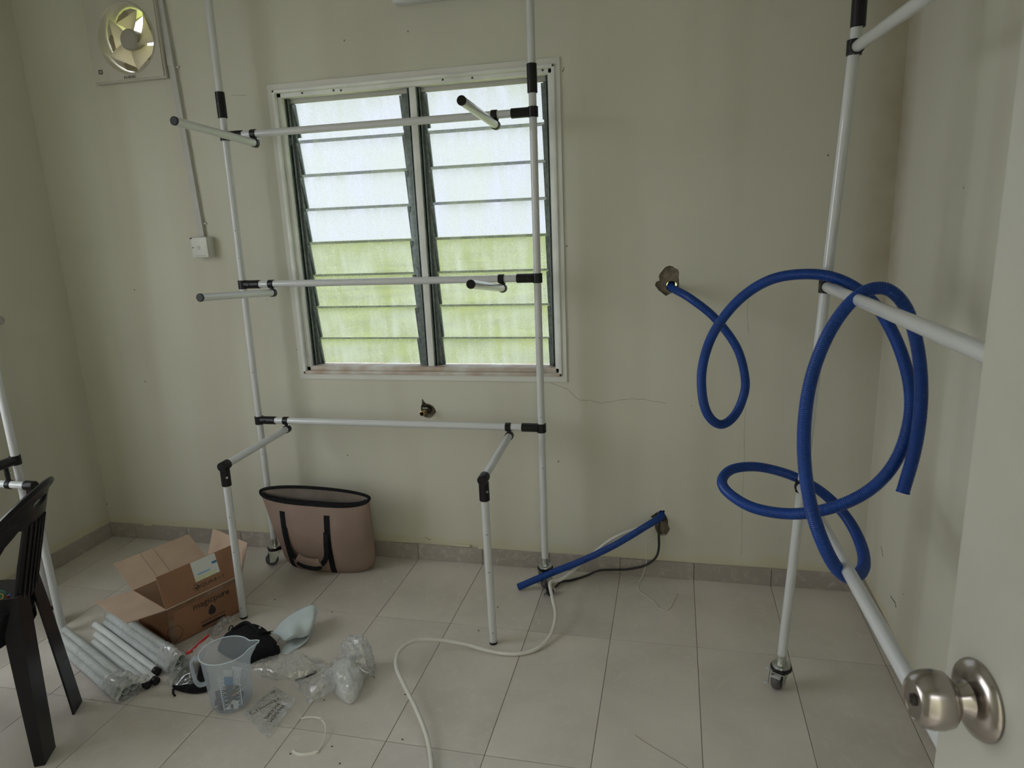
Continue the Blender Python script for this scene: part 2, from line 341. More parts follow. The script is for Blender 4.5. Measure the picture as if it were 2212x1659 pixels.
def tag(o, label=None, cat=None, group=None, kind=None):
    if label: o['label'] = label
    if cat: o['category'] = cat
    if group: o['group'] = group
    if kind: o['kind'] = kind
    return o
def thing(name, loc, label, cat, group=None):
    o = bpy.data.objects.new(name, None); COL.objects.link(o); o.location = loc; o.empty_display_size = 0.05
    return tag(o, label, cat, group)
def struct(name, loc=(0, 0, 0)):
    o = bpy.data.objects.new(name, None); COL.objects.link(o); o.location = loc; o['kind'] = 'structure'; return o
def inst(o, parent, world_loc, rot=None, name=None):
    c = o.copy(); COL.objects.link(c); c.parent = parent
    c.location = V(world_loc) - (wloc(parent) if parent is not None else V((0, 0, 0)))
    if rot is not None: c.rotation_euler = rot
    if name: c.name = name
    return c
def catmull(pts, step=0.01, tension=0.5):
    pts = [V(p) for p in pts]; P = [pts[0] * 2 - pts[1]] + pts + [pts[-1] * 2 - pts[-2]]; out = []
    for i in range(1, len(P) - 2):
        p0, p1, p2, p3 = P[i - 1], P[i], P[i + 1], P[i + 2]
        n = max(2, int((p2 - p1).length / step))
        for k in range(n):
            t = k / n; t2 = t * t; t3 = t2 * t
            out.append(0.5 * ((2 * p1) + (p2 - p0) * t + (2 * p0 - 5 * p1 + 4 * p2 - p3) * t2 + (3 * p1 - p0 - 3 * p2 + p3) * t3))
    out.append(pts[-1]); return out
def text_mesh(txt, size, origin, xdir, ydir, name, m, parent, ext=0.0003, align='CENTER', squash=1.0):
    cu = bpy.data.curves.new('t', 'FONT'); cu.body = txt; cu.size = size; cu.align_x = align; cu.align_y = 'CENTER'; cu.extrude = ext; cu.resolution_u = 2
    ob = bpy.data.objects.new('t', cu); COL.objects.link(ob)
    dg = bpy.context.evaluated_depsgraph_get(); me = bpy.data.meshes.new_from_object(ob.evaluated_get(dg))
    bpy.data.objects.remove(ob); bpy.data.curves.remove(cu)
    x = V(xdir).normalized(); y = V(ydir).normalized(); z = x.cross(y)
    mt = Matrix(((x.x * squash, y.x, z.x, origin[0]), (x.y * squash, y.y, z.y, origin[1]), (x.z * squash, y.z, z.z, origin[2]), (0, 0, 0, 1)))
    me.transform(Matrix.Translation(-wloc(parent)) @ mt); me.materials.clear(); me.materials.append(M[m])
    o = bpy.data.objects.new(name, me); COL.objects.link(o); o.parent = parent; return o
# ================================================================== THE SETTING
T = 0.14
TW, TL_, XA, YR1 = 0.2998, 0.6125, -1.1054, 2.1887
# ---- floor with one object per tile
floor = MB().span(XL - T, XR + T, YF - T, D + T, -0.16, -0.0015).build('floor', 'grout', None, False); tag(floor, kind='structure')
xs = sorted([XL] + [XA + k * TW for k in range(-5, 7) if XL < XA + k * TW < XR] + [XR])
ys = sorted([YF] + [YR1 - k * TL_ for k in range(0, 5) if YF < YR1 - k * TL_ < D] + [D])
cache = {}
for i in range(len(xs) - 1):
    for j in range(len(ys) - 1):
        sx, sy = xs[i + 1] - xs[i] - 0.0021, ys[j + 1] - ys[j] - 0.0021
        if sx < 0.01: continue
        key = (round(sx, 3), round(sy, 3)); c = V(((xs[i] + xs[i + 1]) / 2, (ys[j] + ys[j + 1]) / 2, 0))
        if key not in cache:
            cache[key] = MB().box(c + V((0, 0, -0.003)), (sx, sy, 0.006), None, 0.0006, 1).build('tile', 'tile', floor, False, origin=c)
        else: inst(cache[key], floor, c)
# a scratch across two tiles and crumbs of dirt
pts = [onZ(u, 0.0004) for u in [(1372, 1588), (1392, 1602), (1425, 1622), (1455, 1640), (1486, 1659)]]
MB().tube(pts, (0.0011, 0.0004), 5, flat=(0, 0, 1)).build('scratch', 'crack', floor)
for u in [(1034, 1362), (808, 1463), (869, 1597), (717, 1612), (700, 1512), (1075, 1311), (717, 1322), (594, 1295), (734, 1649), (627, 1628), (875, 1500)]:
    MB().box(onZ(u, 0.0012), (0.005, 0.004, 0.0026), Matrix.Rotation(random.random() * 3, 3, 'Z'), 0.0008, 1).build('dirt_crumb', 'dust', floor)

# ---- back wall: masonry core with through holes, plaster coat with broken edges
def circ(c, r, n=20): return [(c[0] + r * math.cos(2 * math.pi * i / n), c[1] + r * math.sin(2 * math.pi * i / n)) for i in range(n)]
def pxz(us, Y=D): return [(onY(u, Y).x, onY(u, Y).z) for u in us]
WX0, WX1, WZ0, WZ1 = -1.574, -0.4325, 0.853, 2.0125
win_loop = [(WX0, WZ0), (WX1, WZ0), (WX1, WZ1), (WX0, WZ1)]
FANC = (-2.195, 2.254); FANR = 0.135
HA = onY((1450.5, 619.5), D); HB = onY((1427, 1117), D)
z7 = lambda p: (1380 + p[0] * 0.2471, 550 + p[1] * 0.2471)
chipA = pxz([z7(p) for p in [(205, 140), (232, 108), (268, 96), (300, 104), (322, 122), (340, 126), (352, 155), (349, 200), (353, 262), (346, 312), (318, 330), (282, 338), (258, 352), (236, 362), (200, 334), (172, 312), (150, 282), (140, 272), (150, 238), (182, 226), (174, 192), (182, 168)]])
z6 = lambda p: (1380 + p[0] * 0.06028, 1080 + p[1] * 0.06028)
chipB = pxz([z6(p) for p in [(430, 590), (520, 530), (640, 440), (720, 410), (790, 365), (840, 385), (905, 365), (945, 415), (915, 470), (965, 545), (1000, 640), (1045, 720), (1045, 890), (1080, 940), (1115, 1045), (1060, 1160), (965, 1275), (880, 1262), (780, 1292), (700, 1230), (640, 1160), (590, 1060), (570, 960), (600, 860), (500, 700)]])
z5 = lambda p: (860 + p[0] * 0.06329, 840 + p[1] * 0.06329)
chipC = pxz([z5(p) for p in [(770, 620), (815, 500), (808, 390), (828, 325), (858, 390), (905, 450), (970, 500), (1080, 520), (1180, 570), (1265, 680), (1300, 790), (1230, 860), (1180, 940), (1120, 1000), (1000, 985), (900, 965), (830, 880), (790, 760)]])
outer = [(XL - T, -0.1), (XR + T, -0.1), (XR + T, ZC), (XL - T, ZC)]
wall_back = MB().slab([outer, win_loop, circ(FANC, FANR), chipA, chipB, chipC], lambda x, z: V((x, D, z)), lambda x, z: V((x, D + 0.014, z))).build('wall_back', 'wall', None, False)
tag(wall_back, kind='structure')
MB().slab([outer, win_loop, circ(FANC, FANR), circ((HA.x, HA.z), 0.0205), circ((HB.x + 0.004, HB.z + 0.002), 0.027)], lambda x, z: V((x, D + 0.0142, z)), lambda x, z: V((x, D + T, z))).build('masonry', 'mortar', wall_back, False)
def crack(us, r=0.0007, Y=D):
    p = [onY(u, Y) for u in us]; q = []
    for a, b in zip(p, p[1:]):
        for k in range(4):
            c = a.lerp(b, k / 4); q.append(c + V((random.uniform(-1, 1) * 0.002, 0, random.uniform(-1, 1) * 0.002)) if k else c)
    q.append(p[-1]); MB().tube(q, lambda i: (r * (0.7 + 0.6 * random.random()), 0.0004), 5, flat=(1, 0, 0)).build('crack', 'crack', wall_back)
crack([(1188, 826), (1225, 840), (1243, 857), (1254, 865), (1272, 864), (1300, 871), (1345, 863), (1390, 862), (1440, 872)])
crack([(1616, 640), (1614, 690), (1618, 720)], 0.0005); crack([(1611, 880), (1607, 935), (1608, 990), (1604, 1090), (1601, 1196)], 0.0005)
crack([(500, 205), (515, 206), (532, 206)], 0.0006)
crack([(918, 1160), (930, 1166)], 0.0014)
crack([(1218, 144), (1215, 156)], 0.0016)

# ---- other walls and ceiling
wl = MB().slab([[(YF - T, -0.1), (D + 0.1, -0.1), (D + 0.1, ZC), (YF - T, ZC)], [(0.0, 0.60), (1.66, 0.60), (1.66, 2.30), (0.0, 2.30)]], lambda y, z: V((XL, y, z)), lambda y, z: V((XL - T, y, z))).build('wall_left', 'wall', None, False); tag(wl, kind='structure')
wr = MB().span(XR, XR + T, YF - T, D + T, -0.1, ZC).build('wall_right', 'wall', None, False); tag(wr, kind='structure')
DX0, DX1 = -0.40, 0.455
wf = MB().slab([[(XL - T, -0.1), (DX0, -0.1), (DX0, 2.05), (DX1, 2.05), (DX1, -0.1), (XR + T, -0.1), (XR + T, ZC), (XL - T, ZC)]], lambda x, z: V((x, YF, z)), lambda x, z: V((x, YF - T, z))).build('wall_front', 'wall', None, False); tag(wf, kind='structure')
ce = MB().span(XL - T, XR + T, YF - T, D + T, ZC, ZC + 0.1).build('ceiling', 'ceiling', None, False); tag(ce, kind='structure')
crack_wr = [onX(u, XR) for u in [(1924, 1288), (1928, 1294), (1934, 1302), (1936, 1312)]]
MB().tube(crack_wr, 0.0016, 5).build('paint_chip', 'dust', wr)
MB().tube([onX(u, XR) for u in [(1903, 1180), (1906, 1190), (1907, 1202)]], 0.0012, 5).build('paint_chip', 'dust', wr)

# ---- skirting tiles
SH, SD = 0.0735, 0.010
bb = MB().span(XL, XR, D - 0.006, D + 0.001, 0.0, SH - 0.001).build('baseboard_back', 'grout', None, False); tag(bb, kind='structure')
for i in range(len(xs) - 1):
    L_ = xs[i + 1] - xs[i] - 0.0022
    if L_ > 0.01: MB().box(((xs[i] + xs[i + 1]) / 2, D - SD / 2, SH / 2), (L_, SD, SH), None, 0.001, 1).build('skirting_tile', 'skirt', bb, False, origin=((xs[i] + xs[i + 1]) / 2, D, 0))
for nm, X, sgn in (('baseboard_left', XL, 1), ('baseboard_right', XR, -1)):
    b_ = MB().span(X - sgn * 0.001, X + sgn * 0.006, YF, D - SD, 0.0, SH - 0.001).build(nm, 'grout', None, False); tag(b_, kind='structure')
    y = D - SD - 0.001; first = None
    while y - 0.3 > YF:
        c = V((X + sgn * SD / 2, y - 0.3, SH / 2)); ln = min(0.598, 2 * (y - 0.3 - YF) ) 
        if first is None: first = MB().box(c, (SD, 0.598, SH), None, 0.001, 1).build('skirting_tile', 'skirt', b_, False, origin=c)
        elif y - 0.6 > YF: inst(first, b_, c)
        y -= 0.6
# wall paint lumps over the skirting top edge
for u, s in [((1000, 1178), 0.07), ((1045, 1183), 0.05), ((320, 1133), 0.05)]:
    c = onY(u, D - 0.004); MB().box(c, (s, 0.013, 0.012), None, 0.004, 2).build('paint_smear', 'wall', bb)

# ---- plaster band round the window
t1 = MB().slab([[(-1.595, 0.830), (-0.413, 0.830), (-0.413, 2.034), (-1.595, 2.034)], win_loop[::-1]], lambda x, z: V((x, D - 0.006, z)), lambda x, z: V((x, D + 0.002, z))).build('trim_1', 'band', None, False); tag(t1, kind='structure')

# ---- the louvre window
w1 = struct('window_1', (-1.003, D, WZ0))
FY0, FY1 = D - 0.012, D + 0.09
FX0, FX1, FZ0, FZ1 = -1.545, -0.461, 0.884, 1.984
def stepped(a, b):       # a stepped wooden frame member: bead in front, body behind
    pass
MB().span(WX0, FX0, D + 0.008, FY1, WZ0, WZ1, 0.003).span(WX0, WX0 + 0.012, FY0, D + 0.012, WZ0, WZ1, 0.003).build('frame_jamb', 'frame', w1)
MB().span(FX1, WX1, D + 0.008, FY1, WZ0, WZ1, 0.003).span(WX1 - 0.012, WX1, FY0, D + 0.012, WZ0, WZ1, 0.003).build('frame_jamb', 'frame', w1)
MB().span(WX0, WX1, D + 0.008, FY1, FZ1, WZ1, 0.003).span(WX0, WX1, FY0, D + 0.012, WZ1 - 0.012, WZ1, 0.003).build('frame_head', 'frame', w1)
MB().span(WX0, WX1, D + 0.008, FY1, WZ0, FZ0, 0.003).span(WX0, WX1, FY0, D + 0.012, WZ0, WZ0 + 0.014, 0.003).build('frame_sill', 'sill', w1)
MB().span(-1.006, -0.980, D + 0.022, FY1, FZ0, FZ1, 0.002).build('mullion', 'frame', w1)
sides = [(-1.545, -1.519, 1), (-1.050, -1.006, -1), (-0.980, -0.953, 1), (-0.486, -0.461, -1)]
for x0, x1, sg in sides:
    c = MB().span(x0, x1, D + 0.050, D + 0.066, FZ0, FZ1, 0.001)
    xa = x0 if sg > 0 else x1
    c.span(min(xa, xa + sg * 0.004), max(xa, xa + sg * 0.004), D + 0.028, D + 0.066, FZ0, FZ1, 0.001)
    xb = x0 + 0.010 if sg > 0 else x1 - 0.014
    c.span(xb, xb + 0.004, D + 0.034, D + 0.052, FZ0, FZ1, 0.001)
    c.build('louvre_channel', 'channel', w1)
for xa, xb in ((-1.545, -1.006), (-0.980, -0.461)): MB().span(xa, xb, D + 0.048, D + 0.064, 1.967, FZ1, 0.001).build('head_shade_strip', 'pvc', w1)  # dark strip painting the shade below the window head
zs = [1.978, 1.82, 1.685, 1.547, 1.408, 1.272, 1.134, 0.997, 0.875]
TILT = R(9)
pane0 = {}
for (xa, xb) in ((-1.526, -1.044), (-0.960, -0.479)):
    for k in range(8):
        zt, zb = zs[k] + 0.005, zs[k + 1] - 0.005
        if k == 7: zb = FZ0 + 0.002
        h = (zt - zb) / math.cos(TILT); c = V(((xa + xb) / 2, D + 0.070, (zt + zb) / 2))
        MB().box(c, (xb - xa, 0.005, h), Matrix.Rotation(TILT, 3, 'X'), 0.0008, 1).build('louvre_pane', 'glass', w1, True, origin=c)
clip = None
for x0, x1, sg in sides:
    for k in range(8):
        c = V((x1 + 0.001 if sg > 0 else x0 - 0.001, D + 0.062, (zs[k] + zs[k + 1]) / 2))
        if clip is None:
            clip = MB().box(c, (0.014, 0.012, 0.128), Matrix.Rotation(TILT, 3, 'X'), 0.001, 1).build('pane_clip', 'channel', w1, False, origin=c)
        else: inst(clip, w1, c)
# latch levers and screw heads
for u in [(628, 306), (905, 292), (905, 590), (640, 600)]:
    c = onY(u, D + 0.040); MB().box(c, (0.014, 0.012, 0.030), None, 0.002).build('louvre_lever', 'channel', w1)
for u in [(652, 201), (720, 195), (736, 195), (956, 172), (1020, 168), (1172, 151)]:
    c = onY(u, D + 0.006); MB().cyl(c, c + V((0, 0.004, 0)), 0.004, n=8).build('nail_head', 'dust', w1)

# ---- unseen window in the left wall, enlarged and left unglazed to brighten the room
w2 = struct('window_2', (XL, 0.83, 0.86))
MB().slab([[(0.0, 0.60), (1.66, 0.60), (1.66, 2.30), (0.0, 2.30)], [(0.03, 0.63), (1.63, 0.63), (1.63, 2.27), (0.03, 2.27)]], lambda y, z: V((XL - 0.02, y, z)), lambda y, z: V((XL - 0.10, y, z))).build('frame', 'frame', w2, False)
for ya, yb, sg in ((-0.70, 0.03, -1), (1.63, 2.36, 1)):     # casement leaves swung open outside
    MB().slab([[(0.0, 0.63), (0.73, 0.63), (0.73, 2.27), (0.0, 2.27)], [(0.05, 0.68), (0.68, 0.68), (0.68, 2.22), (0.05, 2.22)]], lambda t, z: V((XL - 0.12 - t * 0.6, (0.03 if sg < 0 else 1.63) + sg * t * 0.75, z)), lambda t, z: V((XL - 0.15 - t * 0.6, (0.03 if sg < 0 else 1.63) + sg * t * 0.75, z))).build('casement_leaf', 'frame', w2, False)

# ---- the opened door at the right edge
DAZ = R(-10); dd = V((math.sin(DAZ), math.cos(DAZ), 0)); dn = V((-dd.y, dd.x, 0))
ROSE = V((0.308, 0.693, 0.976)); DE = ROSE + dd * 0.062; DW = 0.84
d1 = struct('door_1', (DE.x, DE.y, 0))
rotz = Matrix.Rotation(-DAZ, 3, 'Z')
cdoor = DE - dd * (DW / 2) - dn * 0.019
MB().box((cdoor.x, cdoor.y, 1.02), (0.038, DW, 2.03), rotz, 0.004, 2).build('door_leaf', 'door', d1)
rs = MB().lathe([(0.0, 0.0), (0.040, 0.0), (0.0405, 0.003), (0.038, 0.007), (0.030, 0.011), (0.019, 0.013), (0.015, 0.018), (0.013, 0.026)], ROSE, dn, 40, False).build('door_rose', 'nickel', d1)
MB().lathe([(0.012, 0.020), (0.0135, 0.024), (0.020, 0.027), (0.0275, 0.034), (0.0295, 0.043), (0.0290, 0.052), (0.0265, 0.060), (0.021, 0.066), (0.0195, 0.0668), (0.0185, 0.0655), (0.008, 0.0648), (0.0, 0.0648)], ROSE, dn, 40, False).build('door_knob', 'nickel', d1)
kc = ROSE + dn * 0.0655
MB().cyl(kc - dn * 0.001, kc + dn * 0.0012, 0.006, n=16).box(kc + dn * 0.002, (0.003, 0.0014, 0.008), rotz).build('key_cylinder', 'iron', d1)
MB().span(DX0 - 0.05, DX0, YF - T - 0.01, YF + 0.01, 0, 2.10, 0.003).span(DX1, DX1 + 0.05, YF - T - 0.01, YF - 0.03, 0, 2.10, 0.003).span(DX0 - 0.05, DX1 + 0.05, YF - T - 0.01, YF - 0.03, 2.05, 2.10, 0.003).build('trim_2', 'door')
tag(bpy.data.objects['trim_2'], kind='structure')

# ---- unseen passage behind the camera, added to cut daylight through the doorway
hw = MB().span(-3.2, 2.6, -1.75, -1.65, -0.1, 2.9).build('passage_light_block', 'wall', None, False); tag(hw, kind='structure')
hf = MB().span(-3.2, 2.6, -1.65, YF - T, -0.16, -0.002).build('floor_passage', 'tile', None, False); tag(hf, kind='structure')
# ---- outside: a lawn under the overcast sky
lw = MB().span(-60, 60, -60, 90, -0.5, -0.35).build('lawn', 'lawn', None, False)
tag(lw, kind='structure')
pv = MB().span(-60, XL - T - 0.02, -60, D + 0.3, -0.40, -0.34).span(XL - T - 0.02, 60, -60, YF - T - 1.8, -0.40, -0.34).build('bounce_ground', 'bounce_ground', None, False); tag(pv, kind='structure')  # added neutral ground, keeps green bounce light out of the side window
# ================================================================== PIPE RACKS
PR = 0.0138
def pipe(par, p0, p1, m='pipe', cap=None):
    p0, p1 = V(p0), V(p1); o = MB().cyl(p0, p1, PR, n=24).build('pipe', m, par)
    for c in (cap or ()):
        e, d = (p0, (p0 - p1).normalized()) if c == 0 else (p1, (p1 - p0).normalized())
        MB().lathe([(PR + 0.0004, -0.004), (PR + 0.0006, 0.001), (PR - 0.001, 0.003), (0, 0.003)], e, d, 24, False).build('end_cap', 'black', o)
    return o
def sleeve(mb, a, b, r):
    a, b = V(a), V(b); d = (b - a).normalized(); L_ = (b - a).length
    mb.lathe([(PR, 0.0), (r - 0.001, 0.0), (r, 0.001), (r, L_ - 0.001), (r - 0.001, L_), (PR, L_)], a, d, 24, False)
def coupler(par, c, d, L_=0.095):
    d = V(d).normalized(); mb = MB(); sleeve(mb, V(c) - d * L_ / 2, V(c) + d * L_ / 2, 0.0178); o = mb.build('coupler', 'black', par)
    q = V(c) + V((0, -0.0172, 0)); MB().cyl(q, q + V((0, -0.003, 0)), 0.0055, n=12).build('bolt', 'black', o); return o
def tee(par, c, up, along, L_=0.078):
    c, up, along = V(c), V(up).normalized(), V(along).normalized(); mb = MB()
    sleeve(mb, c - up * 0.0175, c + up * 0.0175, 0.0185); sleeve(mb, c + along * 0.012, c + along * L_, 0.0172)
    o = mb.build('tee_joint', 'black', par)
    side = up.cross(along).normalized()
    if side.y > 0 or (abs(side.y) < 0.3 and side.x > 0): side = -side
    q = c + along * 0.034 + side * 0.0165; MB().cyl(q, q + side * 0.003, 0.0055, n=12).build('bolt', 'black', o); return o
def clamp(par, c_rail, d_rail, c_arm, d_arm):
    c_rail, d_rail, c_arm, d_arm = V(c_rail), V(d_rail).normalized(), V(c_arm), V(d_arm).normalized(); mb = MB()
    sleeve(mb, c_rail - d_rail * 0.011, c_rail + d_rail * 0.011, 0.0172); sleeve(mb, c_arm - d_arm * 0.010, c_arm + d_arm * 0.010, 0.0168)
    mid = (c_rail + c_arm) / 2; v = (c_arm - c_rail).normalized()
    mb.cyl(mid - v * 0.006, mid + v * 0.006, 0.0085, n=14); o = mb.build('swivel_clamp', 'black', par)
    q = mid + d_rail * 0.008; MB().cyl(q, q + d_rail * 0.006, 0.0032, n=8).build('bolt', 'zinc', o); return o
def elbow(par, c, d_arm, d_leg):
    c, d_arm, d_leg = V(c), V(d_arm).normalized(), V(d_leg).normalized(); mb = MB()     # d_arm: from elbow back along the arm
    mb.lathe([(0, -0.019), (0.0165, -0.019), (0.0178, -0.017), (0.0178, 0.021), (0.0168, 0.022), (PR, 0.022)], c, d_arm, 24, False)
    sleeve(mb, c + d_leg * 0.012, c + d_leg * 0.078, 0.0176); o = mb.build('elbow_joint', 'black', par)
    sd = V((0.75, -0.66, 0)); q = c + d_leg * 0.042 + sd * 0.0165
    MB().cyl(q, q + sd * 0.003, 0.0042, n=10).build('bolt', 'zinc', o); return o
caster_cache = {}
def caster(par, floor_pt, stem_pt, yaw):
    """locking swivel caster: wheel on floor_pt, stem under stem_pt"""
    f, s_ = V(floor_pt), V(stem_pt); rot = Matrix.Rotation(yaw, 3, 'Z'); WR = 0.0285
    X, Y, Z = rot @ V((1, 0, 0)), rot @ V((0, 1, 0)), V((0, 0, 1)); wc = f + Z * WR      # X: roll direction, Y: axle
    top = s_.z; fork = MB(); plate_z = 0.072; c2 = V((s_.x, s_.y, plate_z))
    for sg in (-1, 1):
        y = Y * (0.0175 * sg)
        poly = [wc + y + X * 0.010 - Z * 0.008, wc + y - X * 0.010 - Z * 0.008, c2 - X * 0.027 + y, c2 + X * 0.027 + y]
        fork.prism(poly, Y * (0.002 * sg))
    fork.box(c2, (0.056, 0.040, 0.003), rot, 0.001)
    fork.cyl(wc - Y * 0.023, wc + Y * 0.023, 0.005, n=12)
    o = fork.build('caster', 'zinc', par, True)
    MB().lathe([(0.014, -0.0135), (WR - 0.006, -0.0135), (WR - 0.001, -0.008), (WR, 0), (WR - 0.001, 0.008), (WR - 0.006, 0.0135), (0.014, 0.0135)], wc, Y, 32, False).cyl(wc - Y * 0.0135, wc + Y * 0.0135, 0.014, n=16).build('wheel', 'wheel', o)
    MB().lathe([(0.0, 0.0735), (0.0285, 0.0735), (0.0320, 0.078), (0.0320, 0.085), (0.0295, 0.088), (0.0, 0.088)], V((s_.x, s_.y, 0)), Z, 32, False).build('bearing_ring', 'black', o)
    MB().lathe([(0.0, 0.087), (0.0285, 0.087), (0.0270, 0.0925), (0.0165, 0.094), (0.0150, 0.098), (0.0140, 0.104), (0.0136, 0.110), (0.0136, top + 0.004), (0.0, top + 0.004)], V((s_.x, s_.y, 0)), Z, 28, False).build('stem', 'zinc', o)
    b = wc - X * 0.021 + Z * 0.026
    bl = MB().box(b, (0.014, 0.032, 0.002), rot @ Matrix.Rotation(R(-35), 3, 'Y'), 0.0006)
    e = wc + Y * 0.024; bl.box(e - X * 0.012 + Z * 0.012, (0.007, 0.002, 0.048), rot @ Matrix.Rotation(R(14), 3, 'Y'), 0.0006)
    bl.box(e - X * 0.019 - Z * 0.010 + Y * 0.006, (0.004, 0.014, 0.010), rot, 0.0015); bl.box(e - X * 0.008 + Z * 0.034 + Y * 0.006, (0.004, 0.014, 0.010), rot, 0.0015)
    bl.build('brake_lever', 'hub', o)
    return o
def marks(par, a, b, ts):
    for t in ts:
        p = V(a).lerp(V(b), t); MB().box(p + V((0.004, -PR, 0)), (0.006, 0.0012, 0.002), None, 0.0004, 1).build('pen_mark', 'ink', par)

# ---- rack against the window wall
RY = 2.515
rk = thing('pipe_rack', (-1.1, RY, 0), 'tall white pipe rack in front of the louvre window', 'rack', 'white pipe racks')
PL = lambda z: V((-1.737 + (z - 0.126) * 0.0118, RY, z)); PRt = lambda z: V((-0.499 + (z - 0.126) * 0.0055, RY, z))
ml, mr_ = pipe(rk, PL(0.126), PL(1.948)), pipe(rk, PRt(0.126), PRt(1.944))
pipe(rk, PL(1.948), PL(2.72)); pipe(rk, PRt(1.944), PRt(2.72))
marks(ml, PL(0.126), PL(1.948), (0.22, 0.42, 0.68, 0.74)); marks(mr_, PRt(0.126), PRt(1.944), (0.215, 0.33, 0.5, 0.62))
coupler(rk, PL(1.948), (0, 0, 1)); coupler(rk, PRt(1.944), (0, 0, 1))
caster(rk, (PL(0).x - 0.012, RY - 0.012, 0), PL(0.126), R(35)); caster(rk, (PRt(0).x + 0.006, RY - 0.014, 0), PRt(0.126), R(60))
clampx = {1.835: ((548, 290), (1068, 250)), 1.258: ((586, 612), (1083, 603)), 0.679: ((618, 911), (1098, 924))}
ends = {(1.835, 0): (376, 261), (1.835, 1): (997, 217), (1.258, 0): (432, 643), (1.258, 1): (1017, 614)}
for z in (1.835, 1.258, 0.679):
    a, b = PL(z), PRt(z); pipe(rk, a, b); u = (b - a).normalized()
    tee(rk, a, (0, 0, 1), u); tee(rk, b, (0, 0, 1), -u)
    for i in (0, 1):
        cr_ = onY(clampx[z][i], RY); cr_ = a.lerp(b, (cr_.x - a.x) / (b.x - a.x))
        ca = cr_ + V((0.004, -0.006, -0.0345))
        if z > 1:
            e = on_len(ends[(z, i)], ca, 0.47); d = (ca - e).normalized(); pipe(rk, ca + d * 0.012, e, cap=(1,)); clamp(rk, cr_, u, ca, d)
            MB().lathe([(PR + 0.002, 0.008), (PR + 0.003, 0.012), (PR, 0.017), (0, 0.017)], ca, d, 20, False).build('end_cap', 'zinc', rk)
        else:
            e = V((-1.613, 2.095, 0.630)) if i == 0 else V((-0.618, 2.095, 0.626)); d = (ca - e).normalized()
            pipe(rk, ca + d * 0.012, e); clamp(rk, cr_, u, ca, d); fl = V((-1.624, 2.094, 0.006)) if i == 0 else V((-0.614, 2.095, 0.006))
            lg = pipe(rk, e - V((0, 0, 0.02)), fl); elbow(rk, e, d, fl - e)
            MB().cyl(fl - V((0, 0, 0.006)), fl + V((0, 0, 0.002)), PR + 0.0006, n=20).build('end_cap', 'black', lg)
            marks(lg, e, fl, (0.32, 0.55, 0.93))

# ---- rack along the right wall
rr = thing('pipe_rack', (0.36, 2.01, 0), 'white pipe rack along the right wall with the blue hose hung on it', 'rack', 'white pipe racks')
def P2(z): t = (z - 0.126) / 1.73; return V((0.340 + 0.089 * t, 2.006, z))
pipe(rr, P2(0.126), P2(1.945)); pipe(rr, P2(1.945), P2(2.6)); coupler(rr, P2(1.945), (0, 0, 1))
caster(rr, onZ((1679, 1486), 0), P2(0.126), R(62))
Q2 = lambda z: V((0.365 + 0.061 * (z - 0.75), 0.78, z))
pipe(rr, Q2(0.126), Q2(2.6)); caster(rr, Q2(0) * 1.0 + V((0.012, 0.01, 0)), Q2(0.126), R(30))
RAILM = (V((0.396, 1.985, 1.262)), V((0.399, 0.78, 1.278))); 
RAILB = (V((0.362, 1.985, 0.690)), V((0.367, 0.78, 0.762)))
RAILT = (V((0.430, 1.985, 1.850)), V((0.431, 0.78, 1.79)))
for (a, b), s0 in ((RAILM, 1.262), (RAILB, 0.685), (RAILT, 1.852)):
    pipe(rr, a, b); d = (b - a).normalized(); c = P2(s0); mb = MB(); sleeve(mb, c - V((0, 0, 0.018)), c + V((0, 0, 0.018)), 0.0185)
    c3 = V((a.x, a.y, a.z)); mb.lathe([(0.012, -0.012), (0.0175, -0.010), (0.0178, 0.004), (PR, 0.006)], c3 + d * 0.004, d, 24, False); mb.build('tee_joint', 'black', rr)
    e = V((b.x, 0.78, b.z)); mb = MB(); sleeve(mb, e - V((0, 0, 0.018)), e + V((0, 0, 0.018)), 0.0185); mb.build('tee_joint', 'black', rr)

# ---- rack at the left wall
rl = thing('pipe_rack', (-2.36, 1.924, 0), 'white pipe rack by the left wall, partly behind the black chair', 'rack', 'white pipe racks')
pipe(rl, (-2.36, 1.924, 0.126), (-2.364, 1.924, 2.6)); caster(rl, (-2.35, 1.905, 0), (-2.36, 1.924, 0.126), R(-50))
c = V((-2.362, 1.924, 0.684)); tee(rl, c, (0, 0, 1), (-0.02, -1, 0)); pipe(rl, c, (-2.385, 0.95, 0.684))
pipe(rl, (-2.385, 0.95, 0.126), (-2.385, 0.95, 2.6)); tee(rl, (-2.385, 0.95, 0.684), (0, 0, 1), (0.02, 1, 0)); caster(rl, (-2.375, 0.94, 0), (-2.385, 0.95, 0.126), R(40))
e = V((-2.268, 1.882, 0.604)); lf = V((-2.262, 1.880, 0.006)); lg = pipe(rl, e - V((0, 0, 0.02)), lf); pipe(rl, e, (-2.68, 1.882, 0.604), cap=(1,)); elbow(rl, e, (-1, 0, 0), lf - e)
clamp(rl, V((-2.363, 1.882, 0.684)) + V((0, 0, -0.0)), (0, 1, 0), V((-2.363, 1.882, 0.604)) + V((0, 0, 0.0)), (1, 0, 0))
MB().cyl((-2.363, 1.882, 0.62), (-2.363, 1.882, 0.668), 0.008, n=12).build('clamp_neck', 'black', rl)

